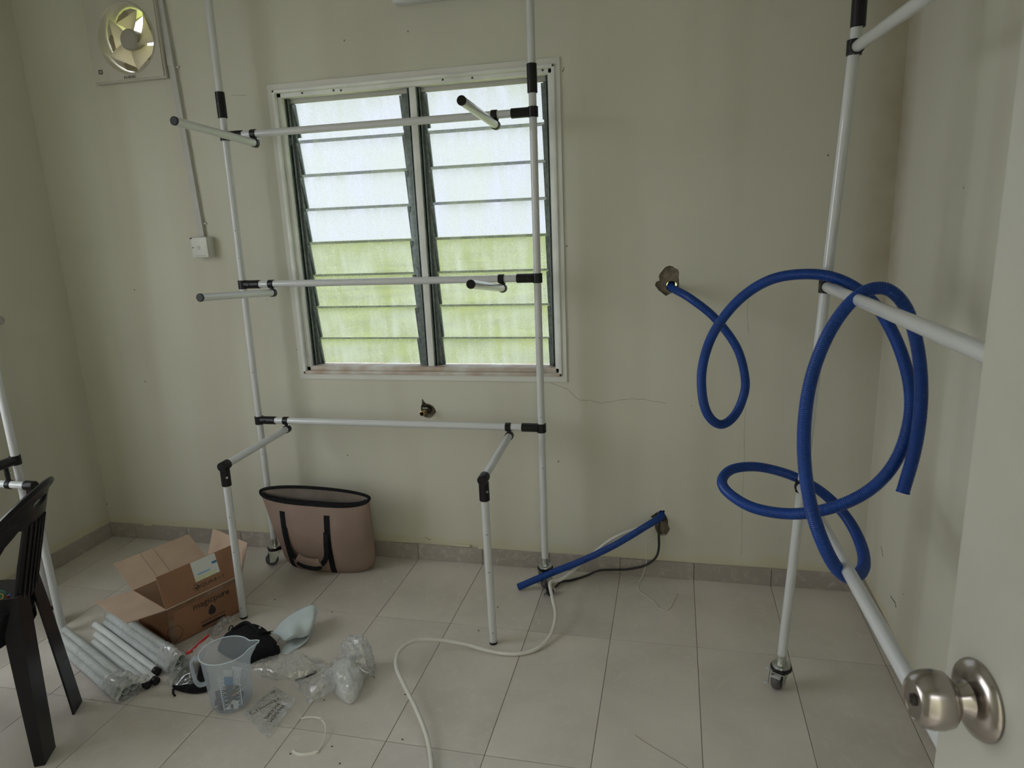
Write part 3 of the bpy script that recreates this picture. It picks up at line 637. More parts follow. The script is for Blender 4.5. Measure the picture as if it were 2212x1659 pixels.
# ================================================================== HOSES AND CABLES
HR = 0.0145
def corrugated(name, pts, label, r=HR, pitch=0.0042):
    cl = catmull(pts, pitch / 2.0); pat = (1.0, 1.0, 0.91, 0.91)
    # resample evenly
    out = [cl[0]]; acc = 0.0; step = pitch / 4
    for a, b in zip(cl, cl[1:]):
        d = (b - a).length
        while acc + d >= step:
            a = a.lerp(b, (step - acc) / d); d = (b - a).length; out.append(a); acc = 0.0
        acc += d
    t = thing(name, out[-1], label, 'hose', 'blue corrugated hoses')
    MB().tube(out, lambda i: r * pat[i % 4], 14, False).build('corrugated_tube', 'blue', t, True, 60, fix=True)
    e, d = out[-1], (out[-1] - out[-3]).normalized()
    MB().lathe([(r, -0.001), (r, 0.001), (r * 0.8, 0.001), (r * 0.78, -0.05), (0.0, -0.05)], e, d, 20, False).build('open_end', 'blue', t)
    return t
hp = [HA + V((0.0, 0.10, 0.002)), HA + V((0.002, 0.0, -0.004)), atd((1492, 645), 2.40), atd((1545, 688), 2.33), atd((1592, 752), 2.28), atd((1610, 822), 2.255), atd((1602, 868), 2.235), atd((1583, 902), 2.21), atd((1557, 917), 2.185), atd((1532, 900), 2.16),
      atd((1518, 860), 2.13), atd((1517, 795), 2.085), atd((1540, 722), 2.035), atd((1592, 652), 1.97), atd((1660, 606), 1.90), atd((1738, 592), 1.83), atd((1812, 603), 1.77), atd((1880, 647), 1.71),
      atd((1930, 722), 1.65), atd((1962, 815), 1.60), atd((1966, 900), 1.57), atd((1938, 990), 1.56), atd((1884, 1054), 1.58), atd((1806, 1094), 1.63), atd((1715, 1110), 1.70), atd((1628, 1097), 1.80), atd((1573, 1064), 1.90),
      atd((1560, 1036), 1.97), atd((1584, 1013), 2.03), atd((1640, 1009), 2.05), atd((1712, 1028), 2.02), atd((1775, 1063), 1.96), atd((1826, 1114), 1.87), atd((1858, 1172), 1.76), atd((1866, 1222), 1.63), atd((1842, 1248), 1.52),
      atd((1808, 1228), 1.46), atd((1775, 1166), 1.43), atd((1751, 1090), 1.43), atd((1738, 1000), 1.45), atd((1738, 910), 1.475), atd((1752, 820), 1.50), atd((1782, 736), 1.515), atd((1822, 671), 1.525), atd((1866, 631), 1.525), atd((1914, 624), 1.52),
      atd((1954, 660), 1.51), atd((1978, 730), 1.51), atd((1989, 810), 1.51), atd((1988, 890), 1.51), atd((1975, 975), 1.52), atd((1950, 1064), 1.53)]
corrugated('corrugated_hose', hp, 'long blue corrugated hose coming out of the wall and looped over the right rack')
e = onZ((1120, 1268), HR + 0.001)
hb = [HB + V((0.004, 0.10, 0.006)), HB + V((0.002, 0.0, 0.004)), onY((1395, 1137), 2.60), onY((1330, 1176), 2.555), onY((1260, 1210), 2.51), onY((1190, 1238), 2.485), e]
corrugated('corrugated_hose', hb, 'short blue corrugated hose slanting from the low wall hole to the floor')
def cord(name, pts, r, m, label, cat, n=10, group=None, step=0.008):
    p = catmull(pts, step); t = thing(name, p[0], label, cat, group); MB().tube(p, r, n).build(name.split('_')[-1] + '_body', m, t); return t
wh = [HB + V((-0.004, 0.09, -0.016)), HB + V((-0.010, 0.0, -0.016)), onY((1330, 1160), 2.60), onY((1270, 1205), 2.56), onZ((1215, 1250), 0.075), onZ((1189, 1258), 0.085), onZ((1193, 1290), 0.070), onZ((1200, 1330), 0.045), onZ((1187, 1375), 0.018), onZ((1155, 1404), 0.007), onZ((1110, 1413), 0.007), onZ((1060, 1407), 0.010),
      onZ((1010, 1393), 0.022), onZ((950, 1383), 0.040), onZ((895, 1385), 0.055), onZ((862, 1407), 0.062), onZ((856, 1440), 0.060), onZ((874, 1482), 0.050), onZ((898, 1530), 0.036), onZ((920, 1585), 0.022), onZ((931, 1640), 0.012), onZ((932, 1700), 0.0065), onZ((925, 1800), 0.0062), onZ((900, 1900), 0.0062)]
cord('white_hose', wh, 0.0067, 'whose', 'off-white flexible hose snaking from the low wall hole across the floor tiles', 'hose', 12)
bc = [HB + V((-0.004, 0.08, -0.014)), HB + V((-0.006, -0.004, -0.022)), onY((1423, 1150), 2.648), onY((1423, 1185), 2.645), onY((1415, 1206), 2.636), onY((1392, 1222), 2.641), onY((1355, 1230), 2.640), onY((1320, 1231), 2.640), onY((1293, 1233), 2.630), onZ((1265, 1244), 0.005), onZ((1235, 1253), 0.005), onZ((1212, 1257), 0.008), onZ((1200, 1268), 0.010)]
bt = cord('power_cable', bc, 0.0046, 'cable', 'black cable hanging from the low wall hole with its plug on the floor', 'cable')
pc = onZ((1188, 1278), 0.014)
MB().box(pc, (0.024, 0.032, 0.024), Matrix.Rotation(R(35), 3, 'Z'), 0.006).build('plug', 'black', bt)
for s_ in (-1, 1): q = pc + V((-0.012, -0.012, 0.003 * s_)); MB().box(q + V((-0.004, -0.006, 0)), (0.003, 0.016, 0.002), Matrix.Rotation(R(-35), 3, 'Z')).build('plug_pin', 'zinc', bt)
ww = [HB + V((-0.012, -0.006, -0.022)), onY((1422, 1145), 2.652), onY((1420, 1152), 2.650), onY((1408, 1164), 2.652), onY((1396, 1175), 2.650), onY((1396, 1200), 2.646), onY((1395, 1222), 2.640), onY((1388, 1242), 2.638), onZ((1379, 1262), 0.003), onZ((1382, 1278), 0.0022), onZ((1400, 1290), 0.002), onZ((1415, 1303), 0.002), onZ((1425, 1315), 0.002), onZ((1440, 1318), 0.002), onZ((1450, 1310), 0.002), onZ((1455, 1296), 0.003), onZ((1461, 1286), 0.006)]
tw = cord('thin_wire', ww, 0.0014, 'wire', 'thin white wire dangling from the low wall hole onto the floor', 'wire', 6)
MB().tube([ww[-1], onZ((1464, 1283), 0.009)], 0.0012, 6).build('bare_end', 'copper', tw)

# ================================================================== WALL FITTINGS
# exhaust fan
FY = D - 0.036
fn = thing('exhaust_fan', (FANC[0], D, FANC[1]), 'square ivory wall exhaust fan high on the back wall', 'fan')
fx0, fx1, fz0, fz1 = -2.377, -2.030, 2.094, 2.450; fc = (-2.186, 2.2525); FRI = 0.125
rect = [(fx0, fz0), (fx1, fz0), (fx1, fz1), (fx0, fz1)]
MB().slab([rect, circ(fc, FRI + 0.008, 40)], lambda x, z: V((x, FY + 0.006, z)), lambda x, z: V((x, D - 0.001, z))).build('housing', 'fan', fn, False)
pan = [(fx0 + 0.006, fz0 + 0.006), (fx1 - 0.006, fz0 + 0.006), (fx1 - 0.006, fz1 - 0.006), (fx0 + 0.006, fz1 - 0.006)]
MB().slab([pan, circ(fc, FRI + 0.006, 40)], lambda x, z: V((x, FY, z)), lambda x, z: V((x, FY + 0.006, z))).build('front_panel', 'fan', fn, False)
rg = lambda r, y: [V((fc[0] + r * math.cos(2 * math.pi * i / 48), y, fc[1] + r * math.sin(2 * math.pi * i / 48))) for i in range(48)]
MB().rings([rg(FRI + 0.011, FY), rg(FRI + 0.009, FY - 0.005), rg(FRI + 0.006, FY - 0.004), rg(FRI, FY + 0.012), rg(FRI - 0.004, D + 0.02), rg(FRI - 0.004, D + 0.10), rg(FRI + 0.004, D + 0.10), rg(FRI + 0.006, FY + 0.006)], False, True).build('orifice_ring', 'fan', fn)
hub = V((fc[0], FY + 0.020, fc[1]))
MB().lathe([(0.0, -0.012), (0.036, -0.012), (0.041, -0.006), (0.041, 0.05), (0.0, 0.05)], hub, (0, 1, 0), 32, False).build('hub', 'fanhub', fn)
for k in range(5):
    a0 = 2 * math.pi * k / 5 + 0.25; bl = MB(); rows = []
    for r in [0.036 + (0.119 - 0.036) * i / 6 for i in range(7)]:
        t = (r - 0.036) / 0.083; half = 0.60 + 0.06 * t
        rows.append([hub + V((r * math.cos(a0 + q * half + 0.25 * t), 0.012 + 0.020 * q + 0.006, r * math.sin(a0 + q * half + 0.25 * t))) for q in (-1, -0.5, 0, 0.5, 1)])
    front = rows; back = [[p + V((0, 0.0016, 0)) for p in r] for r in rows]
    loop = [[*f, *b[::-1]] for f, b in zip(front, back)]
    bl.rings(loop, True, True).build('blade', 'fanblade', fn)
for k in range(3):
    a = 2 * math.pi * k / 3 + 0.5; MB().cyl(hub + V((0.03 * math.cos(a), 0.045, 0.03 * math.sin(a))), V((fc[0] + FRI * math.cos(a), FY + 0.075, fc[1] + FRI * math.sin(a))), 0.005, n=10).build('motor_strut', 'fanhub', fn)
q = onY((280, 163), FY - 0.001); text_mesh('KHIND', 0.015, (q.x, FY - 0.0004, fz0 + 0.0135), (1, 0, 0), (0, 0, 1), 'maker_lettering', 'ink', fn, 0.0004, squash=1.25)
q = onY((217.5, 156), FY); MB().box((q.x, FY - 0.0003, q.z), (0.019, 0.001, 0.017)).build('safety_mark', 'ink', fn, False)
MB().box((q.x - 0.002, FY - 0.0009, q.z), (0.004, 0.0006, 0.011)).box((q.x + 0.005, FY - 0.0009, q.z), (0.003, 0.0006, 0.011)).build('mark_symbol', 'fan', fn, False)

# conduit down the wall to the switch
cdt = thing('cable_conduit', (-1.99, D, 1.46), 'flat painted conduit running down the wall from the fan to the switch box', 'conduit')
pts = [onY(u, D - 0.008) for u in [(352, -30), (360, 60), (380, 150), (392, 225), (412, 360), (428, 470), (432, 512)]]
cxm = sum(p.x for p in pts) / len(pts)
cx_at = lambda z: -1.988 - 0.041 * (z - 1.55)
MB().prism([V((cx_at(z) + sx, D - 0.016, z)) for z, sx in ((1.45, -0.014), (1.45, 0.014), (2.47, 0.014), (2.47, -0.014))], V((0, 0.0165, 0))).build('trunking', 'pvc', cdt, False)
for u in [(383, 145), (437, 483)]:
    q = onY(u, D - 0.006); MB().box((cx_at(q.z) + 0.021, D - 0.004, q.z), (0.016, 0.008, 0.007), None, 0.001).build('conduit_clip', 'pvc', cdt)
MB().box((cx_at(2.17) + 0.001, D - 0.0095, 2.17), (0.029, 0.019, 0.060), None, 0.002).build('joint_cover', 'pvc', cdt)
sw = thing('switch_box', (-1.978, D, 1.413), 'small square surface-mounted switch box at the end of the conduit', 'switch')
MB().box((-1.975, D - 0.022, 1.411), (0.080, 0.044, 0.086), None, 0.004).build('back_box', 'switch', sw)
MB().box((-1.975, D - 0.047, 1.411), (0.078, 0.007, 0.084), None, 0.003).build('face_plate', 'switch', sw)
MB().lathe([(0.0085, 0.0), (0.0085, 0.001), (0.007, 0.0016), (0, 0.0016)], (-1.979, D - 0.0505, 1.411), (0, -1, 0), 20, False).build('rocker_mark', 'pvc', sw)
for sx, sz in ((-0.031, 0.0), (0.031, 0.0)): MB().cyl((-1.975 + sx, D - 0.0500, 1.411 + sz), (-1.975 + sx, D - 0.0512, 1.411 + sz), 0.003, n=10).build('screw', 'iron' if sx < 0 else 'pvc', sw)
MB().box((-2.011, D - 0.047, 1.450), (0.010, 0.008, 0.006), None, 0.001).build('chipped_corner', 'iron', sw)
MB().box((-1.975, D - 0.0508, 1.376), (0.050, 0.001, 0.004), None, 0.0004, 1).build('lip', 'pvc', sw)

# batten lamp above the window
q = onY((845, 8), D - 0.05); lp = thing('batten_lamp', (q.x + 0.35, D, q.z), 'white batten lamp housing cut by the top edge of the view above the window', 'lamp')
MB().box((q.x + 0.62, D - 0.025, q.z + 0.036), (1.24, 0.05, 0.070), None, 0.012, 3).build('housing', 'lamp', lp)
MB().cyl((q.x + 0.03, D - 0.062, q.z + 0.06), (q.x + 1.21, D - 0.062, q.z + 0.06), 0.013, n=16).build('tube', 'lamp', lp)
for x in (q.x + 0.022, q.x + 1.22): MB().box((x, D - 0.055, q.z + 0.058), (0.02, 0.03, 0.034), None, 0.004).build('lamp_holder', 'lamp', lp)

# cut-off water pipe under the window
q = onY((922, 886), D)
st = thing('water_pipe_stub', q, 'cut-off brass water pipe end in a broken patch of plaster under the window', 'pipe')
MB().lathe([(0, -0.014), (0.0195, -0.014), (0.0195, -0.002), (0.017, 0.004), (0.015, 0.014), (0.0125, 0.016), (0, 0.016)], q, (-0.06, -1, -0.02), 8, False).build('socket', 'iron', st, False)
MB().lathe([(0.0095, 0.010), (0.0105, 0.012), (0.0105, 0.052), (0.0085, 0.053), (0.0078, 0.050), (0.0075, 0.02), (0, 0.02)], q, (-0.06, -1, -0.02), 20, False).build('pipe_end', 'brass', st)
for k in range(3): MB().box(q + V((-0.008 + 0.008 * k, -0.018, 0.014)), (0.005, 0.004, 0.004), None, 0.001).build('seal_tape', 'label', st)
# round cap on the left wall
q = onX((-1, 692), XL); rc = MB().lathe([(0.0, 0.0), (0.019, 0.0), (0.019, 0.005), (0.014, 0.007), (0.013, 0.003), (0, 0.003)], q, (1, 0, 0), 28, False).build('wall_cap', 'pvc')
tag(rc, 'small round grey cap on the left wall at the edge of the view', 'cap')
# ================================================================== THINGS ON THE FLOOR
# ---- tote bag
tb = thing('tote_bag', (-1.49, 2.50, 0), 'open tan insulated tote bag with black straps standing under the window', 'bag')
def sgn(v, p): return math.copysign(abs(v) ** p, v)
NB = 64
def bag_ring(t, k=1.0, dz=0.0):
    """t 0 floor .. 1 rim"""
    a = 0.212 + 0.043 * t; cx = -1.480 - 0.008 * t; b = 0.078 * (1 - t) ** 0.8 + 0.023 * t + 0.016 * math.sin(math.pi * t)
    cy = 2.545 - 0.070 * t
    if t < 0.12: q = 1 - (1 - t / 0.12) ** 2; a *= 0.90 + 0.10 * q; b *= 0.86 + 0.14 * q
    out = []
    for i in range(NB):
        th = 2 * math.pi * i / NB; c_, s_ = math.cos(th), math.sin(th)
        x = cx + a * k * sgn(c_, 0.75); y = cy + b * k * sgn(s_, 0.95)
        z = 0.365 * t
        if t > 0.5: z += (t - 0.5) * 2 * (0.016 * s_ - 0.026 * max(0, -s_) * (0.6 + 0.4 * math.cos(2 * (x - cx))) + 0.006 * math.sin(7 * x))
        p = V((x, y, z + dz)); n_ = noise.noise(p * 9) * 0.004 * math.sin(math.pi * min(1, t)) ; p.y += n_; out.append(p)
    return out
ts = [0.0, 0.01, 0.03, 0.06, 0.12, 0.2, 0.3, 0.4, 0.5, 0.6, 0.7, 0.8, 0.9, 0.97, 1.0]
mb = MB(); mb.rings([bag_ring(t) for t in ts], False); r0 = bag_ring(0.0)
mb.bm.verts.ensure_lookup_table(); mb.bm.faces.new([mb.bm.verts[i] for i in range(NB)][::-1]); mb.build('body', 'bag', tb, True, 60)
MB().rings([bag_ring(1.0, 0.97), bag_ring(0.9, 0.93), bag_ring(0.75, 0.90), bag_ring(0.55, 0.85)], False).build('lining', 'lining', tb, True, 60)
rim = bag_ring(1.0); MB().tube(rim + [rim[0], rim[1]], 0.0070, 8, False).build('rim_piping', 'blackmatte', tb)
zip_ = [p + V((0, 0.004, 0.001)) for p in bag_ring(0.99, 0.96)][34:63]
MB().rings([[p, p + V((0, 0.024 * math.sin(math.pi * i / (len(zip_) - 1)), 0.008)), p + V((0, 0.024 * math.sin(math.pi * i / (len(zip_) - 1)), 0.005)), p + V((0, 0, -0.004))] for i, p in enumerate(zip_)], True).build('zip_and_shade_flap', 'blackmatte', tb)  # black zip edging, widened to paint the shadow inside the mouth
def bag_front(x, t):
    r = [p for p in bag_ring(t) if True]; best = None
    fr = sorted([p for p in r[NB // 2:] ], key=lambda p: p.x)
    for p, q in zip(fr, fr[1:]):
        if p.x <= x <= q.x: f = (x - p.x) / max(q.x - p.x, 1e-6); return p.lerp(q, f)
    return min(fr, key=lambda p: abs(p.x - x))
def strap(xs_, ts_, w=0.0125):
    rows = []
    for x, t in zip(xs_, ts_):
        a, b = bag_front(x - w, t), bag_front(x + w, t); o = V((0, -0.0025, 0)); rows.append([a + o, b + o, b + V((0, 0.001, 0)), a + V((0, 0.001, 0))])
    MB().rings(rows, True).build('strap', 'blackmatte', tb)
tt = [0.86, 0.75, 0.62, 0.5, 0.38, 0.26, 0.16, 0.08, 0.04, 0.015]
strap([-1.632 + 0.0 * k for k in range(10)], tt); strap([-1.420 - 0.001 * k for k in range(10)], tt)
hd = [bag_front(-1.630, 0.62) + V((0.004, -0.004, 0)), bag_front(-1.622, 0.45) + V((0, -0.008, 0)), bag_front(-1.612, 0.32) + V((0, -0.012, 0)), bag_front(-1.590, 0.235) + V((0, -0.018, 0)), bag_front(-1.560, 0.18) + V((0, -0.022, 0)), bag_front(-1.520, 0.155) + V((0, -0.024, 0)), bag_front(-1.478, 0.15) + V((0, -0.022, 0)), bag_front(-1.452, 0.20) + V((0, -0.018, 0)), bag_front(-1.438, 0.28) + V((0, -0.012, 0)), bag_front(-1.432, 0.42) + V((0, -0.008, 0)), bag_front(-1.428, 0.60) + V((0, -0.004, 0))]
hc = catmull(hd, 0.008); MB().tube(hc, (0.0022, 0.0115), 8, flat=(0, -1, 0)).build('handle', 'blackmatte', tb)
g0 = [p for p in hc if -1.580 < p.x < -1.462 and p.z < 0.10]; gp = [p + V((0, -0.003, 0.013)) for p in g0]
MB().tube(gp, (0.007, 0.019), 12, flat=(0, -1, 0)).build('handle_grip', 'bag', tb)
MB().tube([p + V((0, -0.006, -0.010)) for p in g0], (0.006, 0.010), 10, flat=(0, -1, 0)).build('grip_underside', 'blackmatte', tb)

# ---- cardboard box
BO = V((-1.775, 1.877, 0)); e1 = V((0.40, 0.9165, 0)).normalized(); e2 = V((-e1.y, e1.x, 0)); UZ = V((0, 0, 1)); BL, BW, BH = 0.305, 0.25, 0.150; TH = 0.004
bx = thing('cardboard_box', BO + e1 * BL / 2 + e2 * BW / 2, 'open brown cardboard box with printed side and spread flaps on the floor', 'box')
def panel(name, a, u, v, n, m, parent=bx, w0=0, w1=0):
    """sheet a + u*s + v*t, thickness along n"""
    return MB().prism([a, a + u, a + u + v - u * w1, a + v + u * w0], n * TH).build(name, m, parent, False)
front = panel('side_panel', BO, e1 * BL, UZ * BH, e2, 'card'); left = panel('side_panel', BO, e2 * BW, UZ * BH, e1, 'card')
panel('side_panel', BO + e2 * BW, e1 * BL, UZ * BH, -e2, 'card'); panel('side_panel', BO + e1 * BL, e2 * BW, UZ * BH, -e1, 'card')
MB().prism([BO + UZ * 0.001, BO + e1 * BL + UZ * 0.001, BO + e1 * BL + e2 * BW + UZ * 0.001, BO + e2 * BW + UZ * 0.001], UZ * TH).build('base_panel', 'cardin', bx, False)
for a, u, n in ((BO, e1 * BL, e2), (BO + e2 * BW, e1 * BL, -e2), (BO, e2 * BW, e1), (BO + e1 * BL, e2 * BW, -e1)):
    MB().prism([a + n * 0.0042 + UZ * 0.006, a + u + n * 0.0042 + UZ * 0.006, a + u + n * 0.0042 + UZ * (BH - 0.002), a + n * 0.0042 + UZ * (BH - 0.002)], n * 0.0006).build('inner_face', 'cardin', bx, False)
def flap(a, u, out, ang, ln, m_out='cardin', bend=0.0, w0=0.0, w1=0.0):
    th = R(ang); v = out * math.cos(th) + UZ * math.sin(th); n = (u.normalized()).cross(v); rows = []
    for k in range(5):
        t = k / 4; th2 = R(ang + bend * t); v2 = out * math.cos(th2) + UZ * math.sin(th2)
        p = a + (v * 0.5 + v2 * 0.5) * ln * t; n2 = u.normalized().cross(v2); s0 = p + u * (w0 * t); s1 = p + u * (1 - w1 * t)
        rows.append([s0 - n2 * 0.0015, s1 - n2 * 0.0015, s1 + n2 * 0.0015, s0 + n2 * 0.0015])
    return MB().rings(rows, True).build('flap', m_out, bx, False), v, n
T4 = UZ * BH
ff, fv, fnn = flap(BO + T4, e1 * BL, -e2, 106, 0.125, 'card')
flap(BO + T4, e2 * BW, -e1, 8, 0.135, 'cardin', 0, 0.0, 0.0)
bf, bv, bn = flap(BO + e2 * BW + T4, e1 * BL, e2, 30, 0.150, 'cardin')
flap(BO + e1 * BL + T4, e2 * BW, e1, 70, 0.125, 'cardin')
for t in (0.33, 0.50): 
    a = BO + e2 * BW + T4 + e1 * BL * t; sd = bn if bn.z > 0 else -bn
    MB().tube([a + sd * 0.0018 + bv * 0.004, a + sd * 0.0018 + bv * 0.146], (0.0010, 0.0005), 6).build('flap_crease', 'crack', bf)
# printing on the front panel and its raised flap
def fp(s, z, off=0.0006): return BO + e1 * s + UZ * z - e2 * off
def ff_p(s, t, off=0.0019): return BO + T4 + e1 * s + fv * t + (fnn if fnn.dot(-e2) > 0 else -fnn) * off
text_mesh('magicpure', 0.036, fp(0.170, 0.109), e1, UZ, 'printed_name', 'ink', front)
drop = [fp(0.166 + 0.0155 * math.sin(a) * (0.5 - 0.5 * math.cos(a)) ** 0.35, 0.066 + (0.017 * -math.cos(a) if a > 0 else 0) + (0.011 * max(0, -math.cos(a) * -1) if False else 0), 0.0006) for a in [i * 2 * math.pi / 24 for i in range(24)]]
dpts = []
for i in range(28):
    a = 2 * math.pi * i / 28; x = 0.0150 * math.sin(a); z = -0.0150 * math.cos(a)
    if z > 0: f = z / 0.015; x *= (1 - f) ** 0.35; z = z * 1.75
    dpts.append(fp(0.166 + x, 0.062 + z, 0.0004))
MB().prism(dpts, -e2 * 0.0004).build('printed_drop', 'ink', front, False)
text_mesh('water for your home', 0.0115, fp(0.166, 0.036), e1, UZ, 'printed_line', 'ink', front)
MB().box(fp(0.166, 0.019, 0.0005), (0.095, 0.0005, 0.0095), Matrix.Rotation(math.atan2(e1.y, e1.x), 3, 'Z')).build('printed_bar', 'ink', front, False)
text_mesh('AQUA', 0.0200, ff_p(0.158, 0.028), e1, fv, 'printed_maker', 'ink', ff, squash=1.15)
rt = Matrix(((e1.x, fv.x, -fnn.x), (e1.y, fv.y, -fnn.y), (e1.z, fv.z, -fnn.z)))
for k, (cells) in enumerate(([(0, 0, 9, 1.4), (0, 5, 9, 1.4), (0, -5, 9, 1.4), (-3, 1, 1.4, 10), (3, 1, 1.4, 10)], [(0, 0, 1.4, 12), (-4, 0, 1.4, 6), (4, 0, 1.4, 6)], [(0, 5, 8, 1.4), (2, 0, 1.4, 10), (-2, -3, 6, 1.4)])):
    g = MB()
    for cx_, cz_, sx_, sz_ in cells: g.box(ff_p(0.200 + 0.016 * k + cx_ * 0.001, 0.028 + cz_ * 0.001), (sx_ * 0.001, sz_ * 0.001, 0.0005), rt)
    g.build('printed_character', 'ink', ff, False)
lo = [ff_p(0.123 + 0.0105 * math.cos(a), 0.028 + 0.0085 * math.sin(a) + (0.004 if math.sin(a) > 0.9 else 0)) for a in [2 * math.pi * i / 24 for i in range(25)]]
MB().tube(lo, (0.0011, 0.0004), 5).box(ff_p(0.123, 0.027), (0.008, 0.006, 0.0005), rt).build('printed_logo', 'ink', ff)
lb = MB().box(ff_p(0.176, 0.086, 0.0022), (0.098, 0.076, 0.0006), rt, 0.0).build('paper_label', 'label', ff, False)
MB().box(ff_p(0.170, 0.056, 0.0027), (0.084, 0.015, 0.0004), rt).build('label_band', 'labely', lb, False)
MB().box(ff_p(0.166, 0.072, 0.0029), (0.050, 0.006, 0.0004), rt).build('label_line', 'labelc', lb, False); MB().box(ff_p(0.214, 0.092, 0.0029), (0.020, 0.009, 0.0004), rt).build('label_block', 'labelb', lb, False)
ring = [BO + e1 * max(0.032 * math.cos(a) + 0.014, 0) + e2 * max(-(0.032 * math.cos(a) + 0.014), 0) + UZ * (0.045 + 0.030 * math.sin(a)) - e2 * (0.0012 if 0.032 * math.cos(a) + 0.014 > 0 else 0) - e1 * (0.0012 if 0.032 * math.cos(a) + 0.014 <= 0 else 0) for a in [2 * math.pi * i / 32 for i in range(33)]]
MB().tube(ring, 0.0008, 5).build('printed_ring', 'ink', front)
MB().prism([fp(0, 0.004, 0.0009), fp(0.022, 0.004, 0.0009), fp(0.022, BH, 0.0009), fp(0, BH, 0.0009)], -e2 * 0.0003).build('tape', 'tape', front, False)
MB().prism([fp(0.02, BH - 0.020, 0.0012), fp(BL, BH - 0.020, 0.0012), fp(BL, BH - 0.002, 0.0012), fp(0.02, BH - 0.002, 0.0012)], -e2 * 0.0003).build('tape', 'tape', front, False)
MB().tube([BO + T4 - e2 * 0.001, BO + e1 * BL + T4 - e2 * 0.001], 0.0022, 6).build('fold_edge', 'cardedge', front)

# ---- bundles of pipes
PD = V((-0.909, 0.418, 0)).normalized(); PS = V((PD.y, -PD.x, 0)); SR = 0.0128
def one_pipe(par, end, L_, cap=False, hollow=True, name='pipe', m='oldpipe'):
    end = V(end); mb = MB()
    mb.lathe([(SR, 0.0), (SR, L_), (0.0108, L_)] if not hollow else [(0.0112, 0.03), (0.0112, 0.0), (SR, 0.0), (SR, L_), (0.0, L_)], end, PD, 20, False)
    o = mb.build(name, m, par)
    if hollow: MB().cyl(end + PD * 0.030, end + PD * 0.032, 0.0115, n=16).build('bore', 'black', o)
    if cap: MB().lathe([(0, -0.004), (SR - 0.001, -0.004), (SR + 0.0008, -0.002), (SR + 0.0008, 0.014), (SR, 0.015)], end, PD, 20, False).build('end_cap', 'black', o)
    return o
def bundle(end, L_, offs, label, seed):
    end = V(end); t = thing('pipe_bundle', end, label, 'pipes', 'wrapped pipe bundles')
    for s_, z_ in offs: one_pipe(t, end + PS * s_ + UZ * z_ + PD * (random.random() * 0.012), L_ - 0.015)
    # shrink wrap: hull of the section, wrinkled
    hull = []; n = 64; cs = sum(o[0] for o in offs) / len(offs); cz = sum(o[1] for o in offs) / len(offs)
    for i in range(n):
        a = 2 * math.pi * i / n; d = (math.cos(a), math.sin(a)); best = max(o[0] * d[0] + o[1] * d[1] for o in offs); hull.append((d, best + SR + 0.0025))
    def sec(t_, grow):
        c = end + PD * t_; o = []
        for i in range(n):
            (d0, h0), (d1, h1) = hull[i - 1], hull[i]; det = d0[0] * d1[1] - d0[1] * d1[0]
            x = (h0 * d1[1] - h1 * d0[1]) / det; z = (d0[0] * h1 - d1[0] * h0) / det
            x = cs + (x - cs) * grow; z = cz + (z - cz) * grow
            p = c + PS * x + UZ * z; q = noise.noise(p * 14 + V((seed, 0, 0))) * 0.0015 + (abs(noise.noise(p * 60 + V((0, seed, 0)))) * 0.007 if t_ < 0.10 else 0.0)
            p = p + (PS * (x - cs) + UZ * (z - cz)).normalized() * q + PD * noise.noise(p * 40) * 0.004
            p.z = max(p.z, 0.0008); o.append(p)
        return o
    st_ = [-0.030, -0.022, -0.014, -0.006] + [L_ * k / 30 for k in range(0, 31)] + [L_ + 0.012]
    gr = [0.86, 0.96, 1.03, 1.02] + [1.0 + 0.03 * noise.noise(V((k * 0.7, seed, 0))) for k in range(31)] + [0.85]
    MB().rings([sec(a, g) for a, g in zip(st_, gr) if a > 0.07], False).build('plastic_wrap', 'wrap', t, True, 40)
    e_st = [-0.026 + 0.0075 * k for k in range(16)]
    MB().rings([sec(a, 0.80 if k == 0 else 0.93 if k == 1 else 1.01 + 0.05 * noise.noise(V((k * 0.9, seed, 1)))) for k, a in enumerate(e_st)], False).build('crumpled_wrap_end', 'crumple', t, True, 22)
    return t
A0 = onZ((283, 1482), 0.026) - PS * 0.016; A0.z = 0
o5 = [(-0.027, 0.0145), (0.0, 0.0145), (0.027, 0.0145), (-0.0135, 0.0375), (0.0135, 0.0375)]
ba = bundle(A0, 0.545, o5, 'plastic-wrapped bundle of grey pipes nearest the black chair', 3.0)
tuft = [A0 + PD * 0.02 + PS * 0.03 + UZ * 0.06, A0 + PD * 0.00 + PS * 0.045 + UZ * 0.064, A0 - PD * 0.03 + PS * 0.055 + UZ * 0.058]
g = MB()
for k in range(9):
    c = A0 + PD * (0.03 - 0.012 * k) + PS * (0.012 + 0.004 * k) + UZ * (0.058 + 0.006 * math.sin(k)); rr_ = 0.010 + 0.005 * math.sin(k * 2.1)
    g.rings([[c + PS * rr_ * math.cos(a) + UZ * rr_ * 0.7 * math.sin(a) + PD * 0.008 * s_ + V((1, 1, 1)) * noise.noise(c * 80 + V((a, s_, k))) * 0.006 for a in [2 * math.pi * j / 10 for j in range(10)]] for s_ in (-1, 0, 1)], True)
g.build('torn_wrap_tuft', 'bubble', ba, True, 25)
B0 = onZ((384, 1432), 0.03) + PS * 0.003; B0.z = 0
bundle(B0, 0.52, o5 + [(0.0, 0.0600)], 'plastic-wrapped bundle of grey pipes lying against the cardboard box', 9.0)
lp_ = [((343, 1449), 0.50, -0.005, 'capped grey pipe lying loose against the wrapped bundle by the box'), ((336, 1472), 0.47, 0.002, 'capped grey pipe lying loose between the two wrapped bundles, the middle one'), ((311, 1484), 0.42, 0.0115, 'capped grey pipe lying loose half under the wrapped bundle by the chair')]
